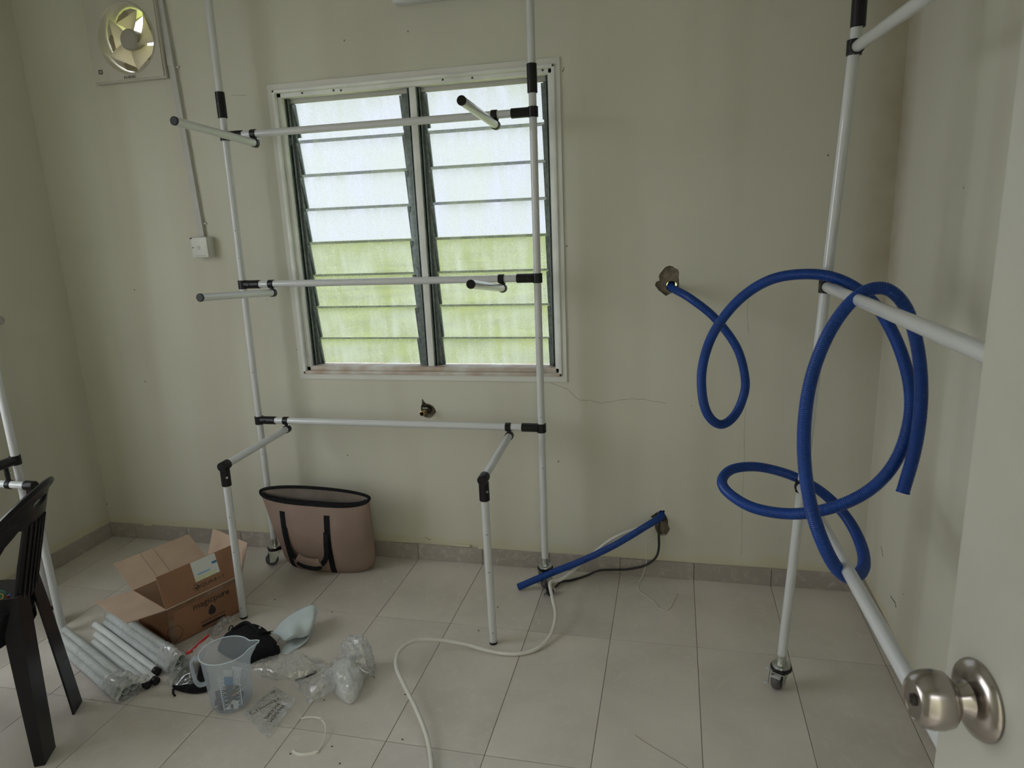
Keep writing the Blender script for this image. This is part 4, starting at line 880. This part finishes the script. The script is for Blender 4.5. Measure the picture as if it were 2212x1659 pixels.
for (u, L_, ds, lab) in lp_:
    e = onZ(u, SR + 0.001) + PS * ds; t = thing('loose_pipe', (e.x, e.y, 0), lab, 'pipe', 'loose capped pipes'); one_pipe(t, e, L_, cap=True, hollow=False, name='tube')

# ---- measuring jug
JC = V((-1.366, 1.648, 0)); JH = 0.190; jg = thing('measuring_jug', JC, 'cloudy plastic measuring jug holding small black fittings on the floor', 'jug')
sp = R(32)      # spout direction
def jr(z, th, off=0):
    r = 0.0625 + 0.0115 * (z / JH) + off; t = max(0, (z - 0.135) / 0.055); dth = (th - sp + math.pi) % (2 * math.pi) - math.pi
    r += 0.030 * t ** 1.6 * math.exp(-(dth / 0.20) ** 2); return r
def jring(z, off=0, up=0): 
    return [V((JC.x + jr(z, th, off) * math.cos(th), JC.y + jr(z, th, off) * math.sin(th), z + (0.006 * math.exp(-(((th - sp + math.pi) % (2 * math.pi) - math.pi) / 0.2) ** 2) if z > JH - 0.012 else 0))) for th in [2 * math.pi * i / 64 for i in range(64)]]
zz = [0.004, 0.012] + [0.02 + 0.17 * k / 14 for k in range(15)]
outer_ = [[JC + (p - JC) * V((1, 1, 1)).x if False else p for p in jring(z, -0.006 if z < 0.005 else (-0.002 if z < 0.013 else 0))] for z in zz]
inner_ = [jring(z, -0.0018 if z > 0.013 else -0.006) for z in zz[::-1]]
base = [V((JC.x + 0.052 * math.cos(t), JC.y + 0.052 * math.sin(t), 0.001)) for t in [2 * math.pi * i / 64 for i in range(64)]]
MB().rings([base] + outer_ + inner_ + [[p + UZ * 0.003 for p in base]], True).build('body', 'jug', jg, True, 50)
rimp = jring(JH - 0.0005, 0.0015); MB().tube(rimp + rimp[:2], 0.0018, 8, False).build('rim', 'jugmark', jg)
hdir = V((math.cos(R(207)), math.sin(R(207)), 0))
hpts = catmull([JC + hdir * 0.071 + UZ * 0.176, JC + hdir * 0.092 + UZ * 0.178, JC + hdir * 0.102 + UZ * 0.160, JC + hdir * 0.100 + UZ * 0.125, JC + hdir * 0.096 + UZ * 0.095, JC + hdir * 0.085 + UZ * 0.082, JC + hdir * 0.068 + UZ * 0.084], 0.006)
MB().tube(hpts, (0.0045, 0.0115), 12, flat=hdir).build('handle', 'jughandle', jg)
def on_jug(az, z, off=0.0008): return V((JC.x + jr(z, az, off) * math.cos(az), JC.y + jr(z, az, off) * math.sin(az), z))
camaz = math.atan2(-JC.y, -JC.x)
sc = MB()
for side, a0, span in ((0, camaz - 0.42, 0.22), (1, camaz + 0.42, -0.20)):
    sc.tube([on_jug(a0, 0.02 + 0.135 * k / 10) for k in range(11)], (0.0009, 0.0006), 5)
    for k in range(18):
        z = 0.026 + k * 0.0073; ln = span * (1.0 if k % 2 == 0 else 0.45); sc.tube([on_jug(a0 + ln * j / 4, z) for j in range(5)], (0.0007, 0.0006), 5)
sc.build('volume_scale', 'jugmark', jg)
# fittings inside the jug
ft0 = None
spots = []
for k in range(26):
    for tr in range(60):
        a = random.uniform(0, 6.28); r = 0.044 * math.sqrt(random.random()); lay = 0 if k < 13 else 1
        p = V((JC.x - 0.010 + r * math.cos(a), JC.y - 0.006 + r * math.sin(a), 0.0145 + lay * 0.0175))
        if (p - V((JC.x, JC.y, p.z))).length < 0.046 and all((p - q).length > 0.0172 for q in spots): spots.append(p); break
for k, p in enumerate(spots):
    if ft0 is None:
        ft0 = MB().lathe([(0.0042, -0.008), (0.0086, -0.008), (0.0091, -0.006), (0.0091, 0.006), (0.0086, 0.008), (0.0042, 0.008), (0.0042, -0.008)], p, (0, 0, 1), 14, False).build('pipe_fitting', 'black', None, True, origin=p)
        tag(ft0, 'small black ring-shaped fitting heaped in the bottom of the jug', 'fitting', 'black fittings in the jug'); o = ft0
    else: o = inst(ft0, None, p)
    o.rotation_euler = (random.uniform(-0.5, 0.5), random.uniform(-0.5, 0.5), random.uniform(0, 3))
ps = V((JC.x - 0.030, JC.y - 0.048, 0.012)); pe = V((JC.x + 0.045, JC.y + 0.004, 0.052)); stk = thing('thin_brush', ps, 'thin stick with an orange tip leaning in the jug', 'brush')
MB().cyl(ps, pe, 0.0016, n=8).build('stick', 'label', stk); MB().cyl(ps.lerp(pe, 0.62), ps.lerp(pe, 0.85), 0.0028, n=8).build('tip', 'orange', stk)
pp = MB(); c = JC + V((0.022, -0.036, 0.016)); pp.prism([c + V((-0.018, -0.006, -0.010)), c + V((0.020, 0.006, -0.010)), c + V((0.024, 0.010, 0.016)), c + V((0.006, 0.004, 0.020))], V((0.0005, -0.001, 0)))
tag(pp.build('paper_slip', 'paper', None, False), 'white paper slip inside the measuring jug', 'paper')
for k, (dx, dy, sz, m_) in enumerate([(-0.022, 0.030, 0.026, 'labelb'), (0.004, 0.034, 0.030, 'label'), (0.030, 0.026, 0.024, 'film')]):
    c = JC + V((dx, dy, 0.066 + 0.006 * k)); s_ = thing('small_packet', c, ['small packet with a dark blue print standing in the jug', 'small white packet standing in the jug', 'small clear packet standing in the jug'][k], 'packet', 'packets in the jug')
    MB().box(c, (sz * 1.3, 0.006, sz * 1.9), Matrix.Rotation(R(12 - 14 * k), 3, 'Z') @ Matrix.Rotation(R(-14), 3, 'X'), 0.002).build('packet_body', m_, s_)
    if k == 0: MB().box(c + V((0.0, -0.004, 0.018)), (sz * 1.2, 0.004, sz * 0.8), Matrix.Rotation(R(12), 3, 'Z') @ Matrix.Rotation(R(-14), 3, 'X'), 0.001).build('packet_label', 'label', s_)

# ---- soft shapes
def mound(outl, h, c=None, rings=9, seed=0, amp=0.006, freq=25, p=0.55, z0=0.0008, flat=0.85, n=44, crease=0.0):
    """closed lump over a ground outline"""
    o = [V((q.x, q.y, 0)) for q in catmull(list(outl) + [outl[0]], 0.01)[:-1]]; L_ = len(o)
    base = [o[int(i * L_ / n)] for i in range(n)]; cen = sum(base, V((0, 0, 0))) / n if c is None else V((c.x, c.y, 0)); R_ = []
    R_.append([cen.lerp(b, 0.93) + UZ * z0 for b in base])
    for k in range(rings + 1):
        t = k / rings; a = t * math.pi / 2; s_ = max(0.02, math.cos(a) ** flat); z = 0.004 + h * math.sin(a) ** p * (0.5 + 0.5 * math.sin(a))
        r = []
        for b in base:
            q = cen.lerp(b, s_) + UZ * z; d = noise.noise(q * freq + V((seed, seed, 0))) * amp + (0.5 - abs(noise.noise(q * freq * 2.6 + V((seed, 0, 9))))) * crease + (0.5 - abs(noise.noise(q * freq * 6 + V((seed, 4, 9))))) * crease * 0.4; q = q + (b - cen).normalized() * d * 0.7 + UZ * d * math.sin(a); q.z = max(q.z, z0); r.append(q)
        R_.append(r)
    return MB().rings(R_, True)
def sheet(grid, m, name, parent, thick=0.0008, sub=3, amp=0.003, freq=30, seed=0, ang=30, minz=0.0006):
    """grid of control points (rows) -> smooth crumpled sheet with thickness"""
    rows = [catmull(r, 1e9) for r in grid]
    def up(r, s):
        o = []
        P = [r[0] * 2 - r[1]] + r + [r[-1] * 2 - r[-2]]
        for i in range(1, len(P) - 2):
            p0, p1, p2, p3 = P[i - 1:i + 3]
            for k in range(s):
                t = k / s; o.append(0.5 * ((2 * p1) + (p2 - p0) * t + (2 * p0 - 5 * p1 + 4 * p2 - p3) * t * t + (3 * p1 - p0 - 3 * p2 + p3) * t ** 3))
        o.append(r[-1]); return o
    g = [up([V(p) for p in r], 2 ** sub) for r in grid]; g = list(map(list, zip(*[up(list(c), 2 ** sub) for c in zip(*g)])))
    G = []
    for r in g:
        rr = []
        for p in r:
            d = noise.noise(p * freq + V((seed, 0, seed))) * amp + abs(noise.noise(p * freq * 2.3 + V((0, seed, 0)))) * amp * 0.8
            q = p + V((0.3 * d, 0.3 * d, d)); q.z = max(q.z, minz); rr.append(q)
        G.append(rr)
    lo = [[p + V((0, 0, 0)) for p in r] for r in G]; mb = MB(); n, m2 = len(G), len(G[0])
    va = [[mb.bm.verts.new(p) for p in r] for r in G]
    for i in range(n - 1):
        for j in range(m2 - 1): mb.bm.faces.new((va[i][j], va[i][j + 1], va[i + 1][j + 1], va[i + 1][j]))
    o = mb.build(name, m, parent, True, ang, fix=True)
    if thick > 0.001: md = o.modifiers.new('thickness', 'SOLIDIFY'); md.thickness = thick; md.offset = 0
    return o
Zs = lambda u, z: onZ(u, z)
# black backpack-like pouch behind the jug
bkp = thing('black_bag', Zs((545, 1390), 0), 'black fabric bag with a curved strap lying behind the measuring jug', 'bag')
ol = [Zs(u, 0) for u in [(470, 1408), (490, 1380), (522, 1362), (560, 1362), (590, 1385), (606, 1405), (600, 1418), (560, 1432), (535, 1436), (500, 1425)]]
mound(ol, 0.062, None, 10, 4, 0.008, 16, 0.6).build('body', 'blackmatte', bkp, True, 60)
MB().tube(catmull([Zs((500, 1362), 0.055), Zs((530, 1345), 0.07), Zs((548, 1356), 0.072), Zs((562, 1368), 0.068), Zs((588, 1366), 0.05)], 0.006), (0.0028, 0.0065), 8).build('strap', 'blackmatte', bkp)
MB().tube(catmull([Zs((494, 1362), 0.05), Zs((497, 1353), 0.058), Zs((503, 1352), 0.06), Zs((500, 1360), 0.052)], 0.004), 0.0022, 6).build('strap_loop', 'blackmatte', bkp)
MB().tube(catmull([Zs((540, 1425), 0.014), Zs((565, 1411), 0.020), Zs((590, 1397), 0.022)], 0.006), (0.0030, 0.0012), 6).build('zip', 'cable', bkp)
MB().tube([Zs((549, 1421), 0.018), Zs((566, 1407), 0.028)], (0.0022, 0.0008), 6).build('white_edge', 'label', bkp)
for u, z in [((561, 1356), 0.066), ((587, 1367), 0.052), ((599, 1393), 0.024)]: MB().box(Zs(u, z), (0.007, 0.004, 0.008), Matrix.Rotation(0.6, 3, 'Y'), 0.0015).build('clip', 'label', bkp)
# black pouch and the zip bag over it
pch = thing('black_pouch', Zs((420, 1480), 0), 'flat black fabric pouch under the red-zip plastic bag, left of the jug', 'pouch')
ol = [Zs(u, 0) for u in [(376, 1492), (374, 1480), (398, 1450), (424, 1438), (445, 1444), (452, 1470), (452, 1494), (415, 1500)]]
mound(ol, 0.030, None, 7, 8, 0.004, 22, 0.5).build('body', 'blackmatte', pch, True, 60)
MB().tube([Zs((374, 1488), 0.012), Zs((374, 1498), 0.004), Zs((378, 1503), 0.003)], 0.0035, 6).build('pull_tab', 'blackmatte', pch)
zb = thing('zip_bag', Zs((410, 1450), 0.0), 'clear plastic bag with a red zip edge over the black pouch', 'plastic bag')
sheet([[Zs((352, 1478), 0.004), Zs((372, 1450), 0.030), Zs((395, 1425), 0.045), Zs((406, 1410), 0.055)],
       [Zs((375, 1482), 0.020), Zs((395, 1455), 0.048), Zs((415, 1425), 0.060), Zs((425, 1398), 0.068)],
       [Zs((405, 1478), 0.034), Zs((418, 1455), 0.052), Zs((432, 1425), 0.066), Zs((450, 1378), 0.078)],
       [Zs((424, 1476), 0.034), Zs((428, 1450), 0.050), Zs((440, 1420), 0.060), Zs((462, 1382), 0.074)]], 'film', 'film', zb, 0.0006, 3, 0.006, 40, 2)
MB().tube(catmull([Zs((405, 1412), 0.056), Zs((412, 1407), 0.060), Zs((427, 1393), 0.068), Zs((443, 1379), 0.076), Zs((451, 1372), 0.080)], 0.006), lambda i: 0.0046, 8).build('red_zip', 'red', zb)
MB().tube([Zs((404, 1410), 0.056), Zs((414, 1408), 0.062)], 0.0055, 8).build('zip_slider', 'red', zb)
# crumpled scrap behind the jug
cs_ = thing('plastic_scrap', Zs((470, 1362), 0.0), 'crumpled clear plastic scrap at the foot of the cardboard box', 'plastic scrap')
sheet([[Zs((445, 1372), 0.003), Zs((458, 1356), 0.02), Zs((478, 1340), 0.02), Zs((502, 1330), 0.004)],
       [Zs((455, 1376), 0.01), Zs((468, 1358), 0.05), Zs((482, 1335), 0.045), Zs((504, 1336), 0.02)],
       [Zs((468, 1374), 0.003), Zs((482, 1362), 0.02), Zs((496, 1348), 0.02), Zs((508, 1342), 0.003)]], 'film', 'film', cs_, 0.0005, 3, 0.010, 60, 5)
# pale grey folded sheet
gs = thing('rubber_sheet', Zs((640, 1390), 0.0), 'folded pale grey rubber sheet standing on the floor beyond the black bag', 'sheet')
sheet([[Zs((588, 1368), 0.030), Zs((612, 1340), 0.050), Zs((638, 1322), 0.062), Zs((671, 1307), 0.072), Zs((684, 1314), 0.066), Zs((686, 1322), 0.055)],
       [Zs((602, 1375), 0.030), Zs((625, 1356), 0.066), Zs((648, 1342), 0.070), Zs((676, 1330), 0.075), Zs((681, 1326), 0.060), Zs((683, 1328), 0.050)],
       [Zs((614, 1384), 0.030), Zs((632, 1372), 0.058), Zs((652, 1362), 0.052), Zs((674, 1350), 0.060), Zs((678, 1342), 0.045), Zs((680, 1340), 0.030)],
       [Zs((622, 1384), 0.028), Zs((638, 1378), 0.034), Zs((652, 1377), 0.026), Zs((666, 1372), 0.030), Zs((672, 1362), 0.022), Zs((675, 1354), 0.010)]], 'cloth', 'upper_fold', gs, 0.0022, 3, 0.0012, 20, 1, 60)
sheet([[Zs((606, 1412), 0.0015), Zs((609, 1402), 0.003), Zs((620, 1390), 0.004), Zs((634, 1380), 0.006), Zs((655, 1372), 0.006)],
       [Zs((618, 1413), 0.0015), Zs((624, 1404), 0.003), Zs((636, 1394), 0.005), Zs((650, 1386), 0.010), Zs((668, 1372), 0.014)],
       [Zs((632, 1408), 0.0015), Zs((640, 1402), 0.003), Zs((652, 1394), 0.008), Zs((664, 1382), 0.020), Zs((674, 1362), 0.032)]], 'cloth', 'lower_tongue', gs, 0.0022, 3, 0.0006, 20, 3, 60)
# clear bag with a crease, and the wrapped parcel
fb = thing('clear_bag', Zs((620, 1445), 0.0), 'crumpled clear plastic bag lying between the jug and the wrapped parcel', 'plastic bag')
sheet([[Zs((528, 1443), 0.030), Zs((575, 1422), 0.030), Zs((615, 1412), 0.035), Zs((643, 1401), 0.055), Zs((668, 1418), 0.035), Zs((705, 1425), 0.010)],
       [Zs((548, 1452), 0.022), Zs((585, 1438), 0.045), Zs((622, 1430), 0.050), Zs((645, 1424), 0.050), Zs((675, 1430), 0.040), Zs((708, 1436), 0.012)],
       [Zs((562, 1460), 0.012), Zs((595, 1455), 0.040), Zs((628, 1450), 0.036), Zs((650, 1446), 0.036), Zs((678, 1444), 0.030), Zs((706, 1446), 0.010)],
       [Zs((588, 1466), 0.002), Zs((610, 1470), 0.008), Zs((636, 1472), 0.008), Zs((658, 1464), 0.014), Zs((680, 1454), 0.014), Zs((702, 1452), 0.003)]], 'film', 'film', fb, 0.0005, 3, 0.007, 38, 7)
MB().tube(catmull([Zs((638, 1470), 0.006), Zs((660, 1463), 0.008), Zs((684, 1450), 0.010)], 0.006), (0.005, 0.0025), 7).build('dark_strip', 'cable', fb)
wp = thing('wrapped_parcel', Zs((752, 1490), 0.0), 'lump of goods in milky bubble wrap with a white cable tie', 'parcel')
ol = [Zs(u, 0) for u in [(706, 1476), (722, 1496), (742, 1518), (764, 1519), (776, 1496), (788, 1466), (792, 1448), (770, 1440), (735, 1450)]]
mound(ol, 0.072, None, 26, 12, 0.012, 22, 0.6, 0.0008, 0.85, 110, 0.008).build('wrapped_body', 'bubble', wp, True, 45)
mound([V((p.x, p.y, 0)).lerp(Zs((752, 1480), 0), 0.22) for p in ol], 0.058, None, 8, 12, 0.008, 22, 0.75, 0.002).build('contents', 'foam', wp, True, 60)
ol2 = [Zs(u, 0) for u in [(738, 1462), (762, 1470), (800, 1462), (812, 1448), (800, 1436), (765, 1434), (744, 1444)]]
mound(ol2, 0.125, Zs((776, 1448), 0), 26, 20, 0.010, 26, 0.8, 0.0008, 0.6, 100, 0.010).build('wrapped_top', 'crumple', wp, True, 40)
mound([V((p.x, p.y, 0)).lerp(Zs((776, 1450), 0), 0.35) for p in ol2], 0.105, Zs((776, 1448), 0), 8, 20, 0.006, 26, 0.9, 0.002, 0.6).build('contents', 'foam', wp, True, 60)
MB().tube(catmull([Zs((769, 1413), 0.075), Zs((771, 1430), 0.062), Zs((779, 1444), 0.056), Zs((790, 1452), 0.050), Zs((797, 1453), 0.045), Zs((804, 1444), 0.050)], 0.005), (0.0022, 0.0009), 6).build('cable_tie', 'ziptie', wp)
MB().box(Zs((771, 1429), 0.066), (0.008, 0.006, 0.007), Matrix.Rotation(0.5, 3, 'Y'), 0.0015).build('tie_head', 'ziptie', wp)
sheet([[Zs((640, 1470), 0.010), Zs((662, 1466), 0.030), Zs((690, 1452), 0.040), Zs((718, 1428), 0.050), Zs((734, 1412), 0.050)],
       [Zs((638, 1484), 0.008), Zs((665, 1480), 0.040), Zs((695, 1468), 0.055), Zs((720, 1450), 0.055), Zs((738, 1432), 0.060)],
       [Zs((652, 1500), 0.003), Zs((672, 1496), 0.035), Zs((698, 1484), 0.045), Zs((718, 1474), 0.040), Zs((736, 1462), 0.050)],
       [Zs((664, 1520), 0.0015), Zs((682, 1514), 0.006), Zs((704, 1504), 0.008), Zs((722, 1496), 0.008), Zs((738, 1488), 0.010)]], 'crumple', 'loose_film', wp, 0.0006, 3, 0.009, 42, 11, 20)
# printed flat bag
pb = thing('printed_bag', Zs((585, 1540), 0.0), 'flat clear plastic bag with black printing in front of the jug', 'plastic bag')
c00, c10, c11, c01 = Zs((526, 1543), 0.003), Zs((592, 1484), 0.004), Zs((642, 1510), 0.004), Zs((577, 1597), 0.003)
gr_ = [[c00.lerp(c10, i / 4).lerp(c01.lerp(c11, i / 4), j / 4) + UZ * (0.016 * math.sin(math.pi * i / 4) * math.sin(math.pi * j / 4)) for i in range(5)] for j in range(5)]
sheet(gr_, 'film', 'film', pb, 0.0006, 3, 0.0035, 42, 15, 25)
def tdir(a, b): return (Zs(b, 0) - Zs(a, 0)).normalized()
xd = tdir((612, 1522), (583, 1557)); n_ = UZ; yd = n_.cross(xd)
xd2 = tdir((594, 1513), (549, 1537)); yd2 = UZ.cross(xd2)
p = Zs((597, 1541), 0.024); text_mesh('PH-045M', 0.0195, p, xd, yd, 'printed_code', 'ink', pb, 0.0002)
p = Zs((587, 1536), 0.025); text_mesh('PH-K045', 0.0190, p, xd, yd, 'printed_code', 'ink', pb, 0.0002)
p = Zs((573, 1525), 0.027); text_mesh('25mm(1")', 0.0185, p, xd2, yd2, 'printed_size', 'ink', pb, 0.0002, squash=1.35)
p = Zs((591, 1494), 0.014); g = MB(); 
for k, (a, b) in enumerate([((-8, -4), (8, -4)), ((-8, 0), (2, 0)), ((-4, 5), (6, 5)), ((0, -6), (0, 7)), ((6, -2), (9, 6))]):
    g.tube([p + xd2 * a[0] * 0.001 + yd2 * a[1] * 0.001, p + xd2 * b[0] * 0.001 + yd2 * b[1] * 0.001], (0.0009, 0.0004), 5)
g.build('printed_character', 'ink', pb)
# cable tie on the floor
zt = thing('cable_tie', Zs((660, 1600), 0.0), 'used white cable tie curled on the floor tiles', 'cable tie')
MB().tube(catmull([Zs((650, 1552), 0.004), Zs((668, 1549), 0.010), Zs((688, 1551), 0.016), Zs((700, 1562), 0.016), Zs((703, 1575), 0.014), Zs((698, 1600), 0.008), Zs((688, 1620), 0.003)], 0.005), (0.0022, 0.0009), 6).build('strap', 'ziptie', zt)
MB().tube(catmull([Zs((688, 1622), 0.003), Zs((672, 1628), 0.002), Zs((650, 1630), 0.002), Zs((638, 1627), 0.002), Zs((632, 1621), 0.002)], 0.005), (0.0042, 0.0013), 6).build('tail', 'ziptie', zt)
for u, z in [((693, 1552), 0.018), ((685, 1624), 0.004)]: MB().box(Zs(u, z), (0.008, 0.007, 0.006), Matrix.Rotation(0.4, 3, 'Z'), 0.0015).build('tie_head', 'ziptie', zt)

# ---- black plastic chair
fl_n, fl_f = Zs((107, 1637), 0), Zs((171, 1527), 0)
lat = (fl_f - fl_n).normalized(); lat.z = 0; lat.normalize(); fw = V((-lat.y, lat.x, 0)); mid = (fl_n + fl_f) / 2; mid.z = 0      # fw: facing
if fw.x > 0: fw = -fw
ch = thing('plastic_chair', mid, 'black plastic stacking chair with slotted back at the left edge', 'chair')
def cp(s, f, z): return mid + lat * s + fw * f + UZ * z
def back_pt(s, z, off=0.0):
    lean = 0.028 - (z - 0.42) * 0.275 - 0.10 * max(0, z - 0.74); wrap = 2.3 * s * s * (1.0 - 0.3 * (z - 0.42))
    return cp(s, lean + wrap + off, z)
out_ = [(-0.195, 0.41)] + [(-0.205 + 0.0 * i, 0.41 + 0.045 * i) for i in range(1, 4)]
arch = [(-0.205 * math.cos(a), 0.56 + 0.243 * math.sin(a) ** 0.8) for a in [math.pi * i / 24 for i in range(25)]]
outline = [(-0.19, 0.40), (-0.20, 0.48)] + arch + [(0.20, 0.48), (0.19, 0.40)]
def rr_hole(x0, x1, zlo, zhi, n=10):
    return None
openL = [(-0.062, 0.475), (-0.064, 0.58), (-0.060, 0.690), (-0.085, 0.700), (-0.120, 0.672), (-0.150, 0.620), (-0.163, 0.560), (-0.158, 0.500), (-0.130, 0.468), (-0.09, 0.462)]
openR = [(-x, z) for x, z in openL][::-1]
slot = [(0.042 * math.cos(a) , 0.753 + 0.0125 * math.sin(a)) for a in [2 * math.pi * i / 16 for i in range(16)]]
mb = MB(); loops = [outline, openL, openR, slot]
tris = tessellate_polygon([[V((x, y, 0)) for x, y in l] for l in loops]); flat_ = [p for l in loops for p in l]
vs = [mb.bm.verts.new((x, y, 0)) for x, y in flat_]
for t in tris:
    try: mb.bm.faces.new([vs[i] for i in t])
    except ValueError: pass
for _ in range(4):
    lg_ = [e_ for e_ in mb.bm.edges if e_.calc_length() > 0.03]
    if not lg_: break
    bmesh.ops.subdivide_edges(mb.bm, edges=lg_, cuts=1); bmesh.ops.triangulate(mb.bm, faces=mb.bm.faces)
for v_ in mb.bm.verts: v_.co = back_pt(v_.co.x, v_.co.y)
bk = mb.build('backrest', 'chair', ch, True, 50); md = bk.modifiers.new('thickness', 'SOLIDIFY'); md.thickness = 0.011; md.offset = 0
bv_ = bk.modifiers.new('soft', 'BEVEL'); bv_.width = 0.003; bv_.segments = 2; bv_.limit_method = 'ANGLE'; bv_.angle_limit = R(50)
for k in range(5):
    s_ = -0.044 + 0.022 * k; MB().tube([back_pt(s_, 0.47 + 0.23 * i / 8, -0.007) for i in range(9)], (0.0035, 0.004), 8).build('back_rib', 'chair', bk)
MB().tube([back_pt(-0.203 * math.cos(a), 0.56 + 0.241 * math.sin(a) ** 0.8, -0.006) for a in [math.pi * i / 30 for i in range(31)]], 0.0085, 8).build('top_lip', 'chair', bk)
# seat
seat_o = [(0.0, 0.025), (0.06, 0.034), (0.12, 0.060), (0.19, 0.11), (0.205, 0.16), (0.215, 0.25), (0.205, 0.38), (0.15, 0.425), (0.0, 0.435), (-0.15, 0.425), (-0.205, 0.38), (-0.215, 0.25), (-0.205, 0.16), (-0.19, 0.11), (-0.12, 0.060), (-0.06, 0.034)]
MB().slab([seat_o], lambda s, f: cp(s, f, 0.425 + 0.012 * (f / 0.43)), lambda s, f: cp(s * 0.97, f, 0.405 + 0.012 * (f / 0.43))).build('seat', 'chair', ch, False)
MB().rings([[cp(s, f, 0.425), cp(s, f, 0.372), cp(s * 0.98, f * 0.98 + 0.003, 0.372), cp(s * 0.98, f * 0.98 + 0.003, 0.425)] for s, f in [(s, f) for s, f in seat_o]], True).build('seat_skirt', 'chair', ch, False)
def leg(ts, tf, bs, bf, ws, wf, bws, bwf, sgn_s, sgn_f, zt=0.42):
    """L-section tapering leg; arms of the L run inwards"""
    rows = []
    for k in range(11):
        t = k / 10; e_ = t ** 0.9; s0, f0, z = ts + (bs - ts) * e_, tf + (bf - tf) * t, zt * (1 - t) + 0.0008; a = ws + (bws - ws) * t; b = wf + (bwf - wf) * t; th_ = 0.006
        L6 = [(0, 0), (a, 0), (a, th_), (th_, th_), (th_, b), (0, b)]
        rows.append([cp(s0 + sgn_s * x, f0 + sgn_f * y, z) for x, y in L6])
    MB().rings(rows, True).build('leg', 'chair', ch, True, 30)
hs = (fl_f - fl_n).length / 2 + 0.036
leg(-0.080, 0.006, -hs + 0.006, 0.0, 0.072, 0.05, 0.074, 0.028, 1, 1, 0.50); leg(0.064, 0.006, hs - 0.008, 0.0, 0.056, 0.03, 0.066, 0.028, -1, 1, 0.50)
leg(-0.20, 0.415, -0.225, 0.44, 0.11, 0.12, 0.070, 0.04, 1, -1); leg(0.20, 0.415, 0.225, 0.44, 0.11, 0.12, 0.070, 0.04, -1, -1)
MB().tube([cp(-0.03 + 0.06 * i / 6, 0.034, 0.395 + 0.012 * math.sin(math.pi * i / 6)) for i in range(7)], 0.010, 8).build('rear_arch', 'chair', ch)
# coloured bits on the seat
SZ = 0.432
c = Zs((0, 1289), SZ + 0.02); it = thing('green_knob', c, 'green round knob with a yellow ring on the chair seat', 'knob')
MB().lathe([(0, -0.016), (0.017, -0.016), (0.019, -0.012), (0.019, 0.006), (0.016, 0.010), (0, 0.010)], c, (0.75, -0.55, 0.35), 24, False).build('cap_body', 'green', it)
tor = [c + V((0.75, -0.55, 0.35)).normalized() * 0.0105 + V((0.59, 0.81, 0)) * 0.008 * math.cos(a) + V((-0.28, 0.21, 0.93)) * 0.008 * math.sin(a) for a in [2 * math.pi * i / 18 for i in range(20)]]
MB().tube(tor, 0.0022, 6, False).build('yellow_ring', 'yellow', it)
c = Zs((6, 1307), SZ + 0.012); it = thing('red_plug', c, 'red ribbed plug on the chair seat below the green cap', 'plug')
MB().rings([[c + V((0.75, -0.55, 0.35)).normalized() * h + (V((0.59, 0.81, 0)) * math.cos(a) + V((-0.28, 0.21, 0.93)) * math.sin(a)) * (0.0098 + 0.0008 * math.cos(8 * a)) * k for a in [2 * math.pi * i / 48 for i in range(48)]] for h, k in ((-0.012, 1), (0.004, 1), (0.007, 0.85), (0.0071, 0.4))], True).build('cap_body', 'red', it)
MB().cyl(c - UZ * 0.006 - V((0.004, 0, 0)), c - UZ * 0.015 - V((0.004, 0, 0)), 0.004, n=10).build('cap_pin', 'red', it)
c = Zs((11, 1291), SZ + 0.014); it = MB().tube(catmull([c - V((0.012, 0.008, 0.006)), c + V((0, 0, 0.003)), c + V((0.012, 0.008, 0.004))], 0.003), (0.0055, 0.004), 10).build('blue_clip', 'bluep'); tag(it, 'shiny bright blue clip on the chair seat', 'clip')
c = Zs((17.5, 1292), SZ + 0.012); it = MB().box(c, (0.004, 0.008, 0.020), Matrix.Rotation(0.3, 3, 'Y'), 0.0015).build('red_tag', 'red'); tag(it, 'small dull red tag standing on the chair seat beside the blue clip', 'tag')
